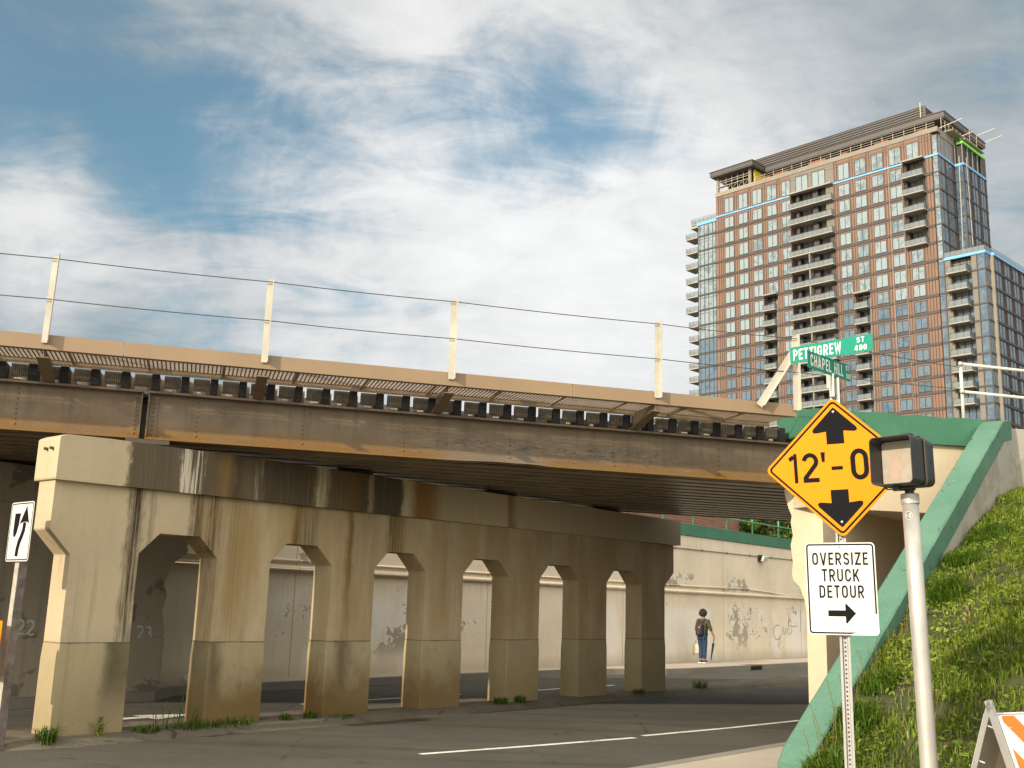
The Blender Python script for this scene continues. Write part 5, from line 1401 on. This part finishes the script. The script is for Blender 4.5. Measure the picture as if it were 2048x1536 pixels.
tuft('grass_tuft', *pp(12.1, .1), .09, .10, .12, 90, 'short grass tuft left of the last column', 1.8, D_RZ)
tuft('grass_tuft', *pp(14.6, .02), .09, .12, .24, 120, 'grass tuft on the kerb beyond the last column', 2.0, D_RZ)
tuft('weed_plant', *pp(-.62, -.15), .08, .06, .22, 40, 'small weed on the kerb nose under the keep right sign', leafy=40, cat='weed')
# ------------------------------------------------------------------ apartment tower (frame: x along the long face to the right, y into the building)
T_AZ = 136.0
tv = Vector((math.sin(R(T_AZ)), math.cos(R(T_AZ)), 0)); tl = Vector((-tv.y, tv.x, 0))
tower = empty('apartment_tower', (81.41, 190.0, 0), R(90 - T_AZ), 'tall terracotta and glass apartment tower with stacked balconies and an unfinished rooftop', 'tower')
FL = [90.2, 86.72, 83.2, 79.5, 76.0, 72.55, 69.0, 65.45, 62.1, 58.87, 55.68, 52.6, 49.47, 46.4, 43.37, 40.22, 37.1, 34.0, 30.9]   # floor lines
def part(name, mat, *boxes, parent=tower, **kw):
    m = MB()
    for b_ in boxes: m.box(*b_)
    return m.build(name, mat, parent, fix=False, **kw)
def part_each(name, mat, *boxes, **kw):
    for b_ in boxes: part(name, mat, b_, **kw)
# shell: facade panels leave the balcony recesses open
X0, X1 = -51.6, -1.29
zLow = 69.0   # small balcony stacks stay below this
facade = [(X0, -39.3, 0, 94.95), (-39.3, -36.0, zLow, 94.95), (-36.0, -32.35, 0, 94.95), (-22.2, -18.25, 0, 94.95), (-18.25, -15.1, zLow - 3.5, 94.95), (-15.1, -7.15, 0, 94.95), (-7.15, -2.62, 0, 72.4), (-7.15, -2.62, 90.3, 94.95), (-2.62, X1, 0, 94.95)]
part('facade_panel', M_TERRA, *[(a, b_, 0, 1.5, z0, z1) for a, b_, z0, z1 in facade])
part('upper_panel', M_BEIGE, (-32.34, -22.21, .0, 1.5, 90.3, 94.95))
part('core', M_SOFFIT, (X0 + .1, 0, 1.55, 7.4, 0, 94.8), (X0 + .1, 0.0, 7.4, 18.6, 0, 95.5))
part_each('parapet_band', M_TCONC, (X0 - .02, .18, -.12, 1.4, 94.96, 95.95), (-0.35, .16, 1.4, 7.5, 94.3, 95.75))
part_each('service_panel', M_BROWNSH, (.005, .03, 0, 7.5, 0, 94.2), (1.76, 1.79, 7.52, 18.7, 0, 90.1))
# spandrel bands on every floor line
bands = []
for z in FL[1:]:
    segs = [(X0, -32.35), (-22.2, X1)]
    if z < 68: segs = [(X0, -39.3), (-36.0, -32.35), (-22.2, -18.25), (-15.1, X1)]
    if z > 72.4: segs = [(X0, -32.35), (-22.2, -7.15), (-2.62, X1)]
    for a, b_ in segs: bands.append((a, b_, -.14, -.002, z - .50, z + .04))
part_each('spandrel_band', M_BAND, *bands)
part_each('blue_strip', M_BLUEWRAP, (X0, -32.4, -.16, -.002, 89.95, 90.3), (-22.1, -7.2, -.16, -.002, 89.95, 90.3), (-2.6, .05, -.16, -.002, 89.95, 90.35))
# windows
winL = [(-49.21, -46.83), (-45.48, -43.16), (-41.84, -39.49), (-38.15, -35.78), (-34.48, -32.4)]
winR = [(-21.04, -18.64), (-17.33, -14.94), (-13.65, -11.23), (-9.89, -7.48), (-6.2, -3.79)]
seams = []
for a, b_ in winL + winR:
    seams += [(b_ + .18, b_ + .26), (b_ + .72, b_ + .80)] if b_ not in (-32.4,) else []
seams += [(-50.9, -50.8), (-50.3, -50.2), (-49.75, -49.65), (-22.0, -21.9), (-21.45, -21.35), (-2.5, -2.4), (-1.9, -1.8)]
part('fin', M_SEAM, *[(a, b_, -.07, -.001, 0, 94.9) for a, b_ in seams])
part('top_joint', M_SEAM, (X0, X1, -.012, -.001, 94.25, 94.31), (X0, X1, -.013, -.001, 93.6, 93.66))
def window(a, b_, z0, z1, mat, y=-.02, frame=True):
    m = MB(); c_ = (a + b_)/2
    m.box(a, b_, y - .02, y + .02, z0, z1, 0)
    for u in (a, b_, c_): m.box(u - .045, u + .045, y - .075, y - .021, z0 - .04, z1 + .04, 1)
    for z in (z0, z1): m.box(a + .056, b_ - .056, y - .065, y - .022, z - .05, z + .05, 1)
    return m.build('window', [mat, M_SEAM], tower, fix=False)
nwin = 0; rest = MB()
def rest_window(a, b_, z0, z1, film, y=-.02):
    c_ = (a + b_)/2
    rest.box(a, b_, y - .02, y + .02, z0, z1, 1 if film else 0)
    for u in (a, b_, c_): rest.box(u - .055, u + .055, y - .075, y - .021, z0 - .04, z1 + .04, 2)
    for z in (z0, z1): rest.box(a + .056, b_ - .056, y - .065, y - .022, z - .05, z + .05, 2)
for k, (wins, side) in enumerate(((winR, 'R'), (winL, 'L'))):
    for j, (a, b_) in list(enumerate(wins))[::-1]:
        for i, z in enumerate(FL[:-1]):
            zt = FL[i - 1] if i else 94.9
            if side == 'R' and j == 1 and z < zLow - 4: continue
            if side == 'R' and j == 4 and 72.4 < zt - 1 and i > 0 and z > 71: continue
            if side == 'L' and j == 3 and z < zLow - 1: continue
            z0, z1 = (z + .16, zt - .86) if i else (90.5, 93.95)
            film = z > 64 - (6 if side == 'L' else 0) - rnd.random()*4
            if z < 36: continue
            if nwin < 96 and z > 39: window(a, b_, z0, z1, M_GFILM if film else M_GLASS); nwin += 1
            else: rest_window(a, b_, z0, z1, film)
for a, b_ in ((-31.0, -28.1), (-27.1, -24.1)): rest_window(a, b_, 90.8, 94.0, True, y=-.03)
# recess glazing behind the balconies
rec = MB()
def recess(x0, x1, z0, z1, mat_panel=None):
    n_ = max(2, round((x1 - x0)/1.15)); y = 1.45
    rec.box(x0 + .05, x1 - .05, y - .04, y, z0 + .1, z0 + 2.35, 0)
    rec.box(x0, x1, y - .03, y + .02, z0 + 2.36, z1, 2)
    for i in range(n_ + 1):
        u = x0 + .06 + (x1 - x0 - .12)*i/n_; rec.box(u - .05, u + .05, y - .10, y - .041, z0, z1, 1)
for i, z in enumerate(FL):
    zt = FL[i - 1] if i else 93.8
    if z < 88: recess(-30.4, -27.2, z, zt); recess(-26.0, -23.4, z, zt); recess(-32.2, -31.1, z, zt)
    if z < zLow - 3: recess(-38.6, -36.3, z, zt)
    if z < zLow - 6: recess(-17.5, -15.3, z, zt)
    if 72 < z < 88: recess(-6.4, -3.2, z, zt)
rec.build('recess_glazing', [M_GLASS, M_SEAM, M_BEIGE], tower, fix=False)
part_each('recess_pier', M_BAND, *[(a, b_, .25, 1.5, 0, 90.2) for a, b_ in ((-31.1, -30.5), (-27.2, -26.05), (-23.4, -22.2))], (-39.28, -38.75, .1, 1.5, 0, 65), (-18.2, -17.6, .1, 1.5, 0, 62), (-7.1, -6.55, .3, 1.5, 72.4, 90.2), (-3.1, -2.65, .3, 1.5, 72.4, 90.2))
part_each('recess_pilaster', M_BEIGE, (-24.0, -22.25, -.05, .24, 79, 90.2), (-36.3, -35.95, -.12, .2, 0, 67.5), (-15.2, -14.85, -.12, .2, 0, 64))
# balconies: slab with a glass and bar railing
def balcony(x0, x1, y0, y1, z, sides=('f', 'l', 'r'), name='balcony', h=1.08, split=None):
    m = MB(); m.box(x0, x1, y0, y1, z - .30, z - .02, 0)
    o = m.build(name, M_SLAB, tower, fix=False)
    m = MB(); e = .06
    def run(ax, ay, bx, by):
        L = math.hypot(bx - ax, by - ay); n_ = max(1, round(L/1.15))
        g = Vector((bx - ax, by - ay, 0)).normalized()
        nrm = Vector((g.y, -g.x, 0))*.012
        m.obox(((ax + bx)/2, (ay + by)/2, z + .50), g*(L/2 - .03), nrm, (0, 0, .44), 0)
        m.obox(((ax + bx)/2, (ay + by)/2, z + h), g*L/2, nrm*2.5, (0, 0, .022), 1)
        for i in range(n_ + 1):
            p = Vector((ax, ay, 0)) + g*L*i/n_; m.obox((p.x, p.y, z + .52), g*.022, nrm*2, (0, 0, .54), 1)
    if 'f' in sides: run(x0 + e, y0 + e, x1 - e, y0 + e)
    if 'l' in sides: run(x0 + e, y1, x0 + e, y0 + e)
    if 'r' in sides: run(x1 - e, y0 + e, x1 - e, y1)
    if 'b' in sides: run(x0 + e, y1 - e, x1 - e, y1 - e)
    m.build('railing', [M_GRAIL, M_SEAM], o, fix=False)
for i, z in enumerate(FL[1:16]): balcony(-32.2, -22.1, -1.35, 1.4, z)
part_each('balcony_roof', M_SLAB, (-32.3, -22.2, -1.2, -.005, 90.0, 90.32), (-7.05, -2.7, -1.1, -.005, 90.05, 90.35), (-18.3, -15.0, -1.1, -.005, 65.1, 65.4), (-39.3, -36.0, -1.0, -.005, 68.75, 69.0))
part_each('balcony_screen', M_TCONC, *[(-27.75, -27.45, -1.2, .24, b_, a - .31) for a, b_ in zip(FL[4:15], FL[5:16])])
for z in FL[1:6]: balcony(-7.0, -2.7, -1.3, 1.4, z)
for z in FL[8:16]: balcony(-18.1, -15.15, -1.3, 1.4, z)
for z in FL[7:16]: balcony(-39.2, -36.1, -1.25, 1.4, z)
# glazed corner at the right end, re-entrant block, right faces
part_each('corner_post', M_BAND, (X1, -.98, .3, 1.5, 0, 94.9), (-.10, .06, -.06, .10, 0, 94.3))
cg = MB(); cg.box(-.97, -.11, -.02, .02, 0, 94.3, 0)
for z in FL: cg.box(-.98, -.1, -.10, -.021, z - .30, z, 1); cg.box(-.97, -.11, -.05, -.022, z + 2.55, z + 2.62, 1)
cg.build('corner_glazing', [M_GFILM, M_BAND], tower, fix=False)
part('side_block', M_DARKIN, (0.05, 1.75, 7.55, 18.6, 0, 90.0))
sg = MB(); sg.box(.1, 1.66, 7.50, 7.54, 0, 90, 0)
for z in FL: sg.box(.04, 1.76, 7.44, 7.499, z - .36, z, 1); sg.box(1.765, 1.88, 7.5, 18.75, z - .36, z, 1); sg.box(.035, .16, 0, 7.44, z - .36, z, 1)
sg.box(1.64, 1.86, 7.43, 7.56, 0, 90, 1)
sw_ = [(.12, 1.05), (1.42, 2.5), (3.45, 4.5), (4.75, 5.8)]; sw2 = [(7.9, 8.78), (9.08, 10.0), (11.48, 12.4), (12.87, 13.8), (15.45, 16.25), (16.55, 17.36)]
for i, z in enumerate(FL):
    zt = FL[i - 1] if i else 94.2
    for a, b_ in sw_: sg.box(.036, .06, a, b_, z + .1, zt - .5, 0)
    if i:
        for a, b_ in sw2: sg.box(1.795, 1.82, a, b_, z + .1, zt - .55, 0)
for a in (1.2, 2.62, 3.2, 4.62, 6.0, 6.6): sg.box(.037, .12, a - .05, a + .05, 0, 94.2, 1)
for a in (8.92, 10.2, 10.7, 11.25, 12.62, 14.0, 14.5, 15.2, 16.4, 17.6, 18.2): sg.box(1.796, 1.86, a - .06, a + .06, 0, 90, 2)
sg.build('side_glazing', [M_GLASS, M_BAND, M_SEAM], tower, fix=False)
part_each('blue_strip', M_BLUEWRAP, (.04, .17, 0, 7.44, 89.95, 90.35), (.05, 1.9, 7.38, 7.43, 89.85, 90.35), (1.885, 1.95, 7.43, 18.8, 89.85, 90.35))
# unfinished top storey on the right side, with a lime membrane
part('open_storey', M_DARKIN, (.3, 1.4, 8.2, 18.2, 90.4, 94.6))
part_each('storey_post', M_TCONC, *[(1.55, 1.7, y - .09, y + .09, 90.36, 94.5) for y in (7.7, 10.2, 12.6, 15.0)], (.1, .25, 7.6, 7.8, 90.36, 94.5))
part('lime_strip', M_LIME, (.6, 1.85, 7.6, 18.8, 94.55, 95.05)); part('storey_panel', M_BAND, (1.58, 1.78, 16.6, 18.8, 90.36, 94.5))
part('weather_sheet', plain('grey_sheet', (.24, .235, .24), .6, var=.2, scale=.8), (.065, .09, .3, 6.9, 90.4, 94.2))
# penthouse: left pavilion, set-back right part, louvred plant screen
part('pavilion_roof', M_ROOFM, (-52.35, -41.0, -1.2, 14, 99.75, 100.72), (-52.5, -40.9, -1.35, 14, 100.722, 100.86)); part('pavilion_soffit', M_SOFFIT, (-52.2, -41.1, -1.1, 14, 99.55, 99.748))
part_each('pavilion_post', M_TCONC, (-51.5, -50.95, .1, .6, 95.95, 99.55), (-42.9, -42.3, .1, .6, 95.95, 99.55)); part_each('pavilion_back', M_DARKIN, (-51.2, -42.2, 4.5, 5, 95.95, 99.55), (-42.2, -.9, 7.2, 7.6, 95.95, 99.4))
part('yellow_sheathing', M_YELL, (-42.0, -41.8, .9, 4.6, 96.2, 99.3))
part('terrace_roof', M_ROOFM, (-40.9, -.02, 4.0, 24.2, 99.62, 100.68), (-40.95, .08, 3.85, 24.3, 100.682, 100.84)); part('terrace_soffit', M_SOFFIT, (-40.9, -.12, 4.1, 24.1, 99.40, 99.618))
part('louvre_backing', M_SOFFIT, (-47, -6.1, 9.2, 13.9, 100.86, 105.6))
lou = MB()
for k in range(9): lou.box(-47, -6.0, 9.0 - .0, 9.19, 101.0 + k*.53, 101.0 + k*.53 + .30); lou.box(-6.09, -5.9, 9.2, 14, 101.0 + k*.53, 101.0 + k*.53 + .30)
lou.box(-6.2, -5.88, 8.95, 9.3, 100.86, 105.8); lou.box(-47, -5.9, 8.96, 9.25, 105.62, 105.78)
lou.build('louvre_screen', M_ROOFM, tower, fix=False)
part('mast', M_SCAF, (-6.9, -6.75, 8.8, 8.95, 101, 106.6)); 
sc_ = MB()
for x in np.arange(-41.2, -.5, 2.3): sc_.box(x, x + .07, .2, .27, 95.95, 97.3)
for z in (96.5, 97.0): sc_.box(-41.5, -.4, .21, .26, z, z + .05)
for x in np.arange(-50.6, -42.9, 1.55):
    sc_.box(x, x + .08, .3, .38, 95.95, 99.4); sc_.bar((x, .34, 96.0), (x + 1.5, .34, 97.3), .06, .06, (0, 1, 0))
for z in (97.35, 98.1, 98.6): sc_.box(-50.9, -43, .31, .37, z, z + .09)
sc_.box(-51.2, -42.9, .1, .9, 97.25, 97.34)
for z in (95.4, 95.7, 96.0): sc_.box(-51.5, -40.9, -.2, -.125, z - .38, z - .27)
for y in np.arange(1.5, 18, 1.8): sc_.box(.3, .37, y, y + .07, 95.8, 98.2)
for z in (96.6, 97.4, 98.1): sc_.box(.31, .36, 1.5, 18, z, z + .06)
sc_.box(-.2, 1.9, 9, 18.5, 95.9, 96.0); sc_.box(-.2, 1.6, 4, 9, 96.2, 96.28)
for y in (11.0, 14.5): sc_.box(1.9, 1.97, y, y + .07, 96.0, 98.4)
for z in (96.8, 97.6): sc_.box(1.91, 1.96, 9, 18.5, z, z + .05)
for (y, z) in ((4.2, 97.5), (9, 96.4), (21, 101.4), (24.5, 101.0)): sc_.bar((-1.5, y, z - .1), (3.4, y, z + .5), .12, .12)
sc_.build('scaffold', M_SCAF, tower, fix=False)
on = MB()
for x0, x1 in ((-41, -37.5), (-36.5, -33), (-28, -24), (-20.5, -19), (-13, -10), (-4, -2)): on.box(x0, x1, .29, .31, 95.96, 96.35 + .2*rnd.random())
on.build('orange_netting', M_ORNET, tower, fix=False)
# lower left glass block with balconies
gb = MB(); gb.box(-56.6, -51.62, .02, 14, 0, 89.6, 0)
for x in (-56.6, -56.1, -54.9, -53.8, -52.6, -51.75): gb.box(x - .06, x + .06, -.05, .019, 0, 89.6, 1)
for z in FL[1:]: gb.box(-56.7, -51.62, -.12, .018, z - .36, z + .02, 2); gb.box(-56.6, -51.62, -.04, .017, z + 2.55, z + 2.6, 1); gb.box(-56.72, -56.61, .02, 14, z - .36, z, 2)
gb.build('glass_block', [M_GFILM, M_SEAM, M_BAND], tower, fix=False)
for z in (): pass
gl_ = MB(); gl_.box(-56.62, -51.63, -.004, .012, 0, 61.5); gl_.build('glass_block_lower', M_GLASS, tower, fix=False)
part_each('blue_strip', M_BLUEWRAP, (-56.9, -51.5, -.2, .0, 89.25, 89.95)); part('roof_slab', M_SLAB, (-58.6, -56.6, -.1, 5, 88.9, 89.45))
balcony(-58.5, -51.7, -.1, 6, 89.95, ('f', 'l'), 'roof_terrace', 1.2)
for i, z in enumerate(FL[1:17]):
    if z > 69.5 or 1: balcony(-60.15 if z > 66 else -59.4, -56.75, .0, 3.6, z, ('f', 'l', 'b'))
# lower right wing
WZ = 68.3
part_each('wing_core', M_SOFFIT, (.15, 7.4, 1.3, 2.7, 0, WZ), (.15, 8.05, 2.8, 34, 0, WZ))
part_each('wing_panel', M_BEIGE, (.08, 1.12, .05, 1.4, 0, WZ), (5.05, 6.02, .05, 1.4, 0, WZ))
part_each('wing_coping', M_BLUEWRAP, (0, 7.75, -.15, .3, WZ, WZ + .55), (7.5, 7.76, .3, 2.5, WZ, WZ + .55), (7.5, 8.3, 2.5, 2.8, WZ, WZ + .55), (8.05, 8.32, 2.8, 34, WZ, WZ + .55))
part('wing_side_panel', M_BROWNSH, (8.06, 8.12, 2.82, 34, 0, WZ))
part('wing_pier', M_TCONC, (7.42, 8.18, 2.3, 2.81, 0, WZ))
wg = MB(); wg.box(6.05, 7.55, .02, .06, 0, WZ, 0); wg.box(7.56, 7.6, .07, 2.2, 0, WZ, 0); wg.box(1.2, 5.0, 1.25, 1.29, 0, WZ, 0); wg.box(-.9, -.05, -.03, -.021, 0, WZ, 0)
for i, z in enumerate(FL):
    if z > 68.5: continue
    wg.box(-.97, 1.15, -.13, .0, z - .34, z, 1); wg.box(5.03, 7.66, -.08, .015, z - .34, z, 1); wg.box(7.605, 7.7, .02, 2.3, z - .34, z, 1); wg.box(8.125, 8.26, 2.3, 34, z - .36, z, 1)
    zt = FL[i - 1]; zt = min(zt, WZ)
    wg.box(1.15, 5.03, 1.2, 1.24, zt - .9, zt, 3)
    for x in (1.2, 2.5, 3.8, 4.95): wg.box(x - .06, x + .06, 1.12, 1.24, z, zt, 2)
    for k in range(8):
        a = 3.45 + k*4.2
        for b0 in (a, a + 1.36): wg.box(8.124, 8.15, b0, b0 + .95, z + .15, zt - .6, 0)
for x in (6.05, 6.15, 7.5): wg.box(x - .05, x + .05, -.02, .019, 0, WZ, 2)
wg.box(7.5, 7.68, -.03, .1, 0, WZ, 1)
for k in range(8):
    a = 3.45 + k*4.2
    for f in (1.15, 2.6, 3.1, 3.6): wg.box(8.123, 8.19, a + f, a + f + .1, 0, WZ, 2)
wg.build('wing_glazing', [M_GLASS, M_BAND, M_SEAM, M_BEIGE], tower, fix=False)
for z in FL[7:16]: balcony(.75, 4.55, -1.25, 1.2, z)
balcony(0.05, 7.7, -.1, 33, WZ + .57, ('f', 'r'), 'wing_terrace', 1.25)
# hoist lines in front of the right corner
hl_ = MB(); hl_.tube([(1.8, 5.5, 91), (3.2, 1.2, 69.8)], .07, 5); hl_.tube([(2.6, 7.0, 91), (4.6, 2.5, 71)], .05, 5); hl_.tube([(-9.5, -1.6, 92), (-9.3, -1.6, 40)], .025, 5); hl_.tube([(-6.8, -1.7, 92), (-6.6, -1.7, 40)], .025, 5)
hl_.build('hoist_line', M_SCAF, tower, fix=False)
rest.build('distant_window', [M_GLASS, M_GFILM, M_SEAM], tower, kind='stuff', fix=False)

# ------------------------------------------------------------------ brick building, trees and shrubs beyond the walls
bb = empty('brick_building', O_F + fv*28.5 - fq*4.3, F_RZ, 'red brick building seen under the bridge beyond the green railing', 'building')
m = MB(); m.box(-13, -.02, 0, 6, 3.5, 7.4); m.build('wall', brickmat(), bb)
m = MB()
for x in (-12.2, -10.1): m.box(x, x + 1.1, -.03, .05, 5.4, 6.8)
m.build('window', M_DARKIN, bb); m = MB(); m.box(-13.2, .18, -.2, 6.2, 7.4, 7.6); m.build('roof', M_SOFFIT, bb)

def tree(name, x, y, z0, h, crad, nleaf, leaf, lab, cat='tree', group=None, trunk=.18, clumps=16, seed=1, c0=(.035, .075, .012), c1=(.13, .19, .03), crown0=.35):
    g = np.random.default_rng(seed); t = empty(name, (x, y, z0), 0, lab, cat, group)
    m = MB(); tp = (0, 0, h*.82)
    m.tube([(0, 0, 0), (.02*h, .01*h, h*.3), (-.01*h, .0, h*.6), tp], [trunk, trunk*.8, trunk*.5, trunk*.15], 8)
    cen = []
    for i in range(clumps):
        a = g.random()*6.283; f = crown0 + (1 - crown0)*g.random(); rr_ = crad*math.sin(min(1, (f - crown0)/(1 - crown0)*.85 + .15)*math.pi)**.6*(.35 + .65*g.random())
        c_ = np.array([rr_*math.cos(a), rr_*math.sin(a), h*f*.97]); cen.append(c_)
        m.tube([(0, 0, h*(f*.6)), tuple(c_*np.array([.6, .6, 1]) - np.array([0, 0, h*.05])), tuple(c_)], [trunk*.35, trunk*.2, trunk*.05], 5)
    m.build('trunk', M_BARK, t, fix=False)
    cen = np.array(cen); k = g.integers(0, clumps, nleaf); cr = crad*(.22 + .25*g.random(clumps))
    d = g.normal(size=(nleaf, 3)); d /= np.linalg.norm(d, axis=1)[:, None]; P = cen[k] + d*(cr[k]*(.35 + .65*g.random(nleaf)**.5))[:, None]*np.array([1, 1, .8])
    tone = np.clip(.5*g.random(nleaf) + .5*g.random(clumps)[k], 0, 1)
    V, F, C = leaves(P, leaf*(.6 + .8*g.random(nleaf)), g, gmix(nleaf, g, c0, c1, tone), .25)
    fan_mesh('crown', V, F, M_LEAF, C, t)
    return t
for i, (px_, yy, zz, h, cr, lab) in enumerate([(8.4, 62, 4.2, 10.5, 1.5, 'leafy tree top showing left of the fourth cable fence post'), (9.65, 62, 4.2, 10.9, .95, 'narrow tree top just right of the fourth cable fence post'), (10.75, 60, 4.2, 9.9, 1.2, 'low tree top between the fence post and the tower'), (11.8, 62, 4.2, 10.2, 1.0, 'small tree top against the glass corner of the tower')]):
    tree('background_tree', px_, yy, zz, h, cr, 2600, .11, lab, 'tree', 'trees behind the bridge', seed=20 + i, c0=(.06, .10, .02), c1=(.22, .24, .05), crown0=.55)
for i, (u, v, h, r_, lab) in enumerate([(30.4, 3.6, 3.4, 1.7, 'dense green shrub beside the brick building'), (30.3, 1.6, 1.5, .8, 'dark pointed shrub before the taller bushes behind the green railing'), (32.4, 3.4, 3.6, 2.0, 'broad leafy bush in the middle behind the green railing'), (34.6, 2.6, 3.0, 1.8, 'bush behind the railing nearest the clearance sign'), (37.5, 6.0, 5.2, 2.8, 'tall bush at the back behind the green railing')]):
    p = O_F + fv*u - fq*v
    tree('shrub', p.x, p.y, 4.1, h, r_, 6500, .085, lab, 'shrub', 'shrubs behind the far wall', trunk=.06, clumps=22, seed=40 + i, c0=(.04, .09, .012), c1=(.16, .24, .03), crown0=.05)
# no street trees are built behind the camera
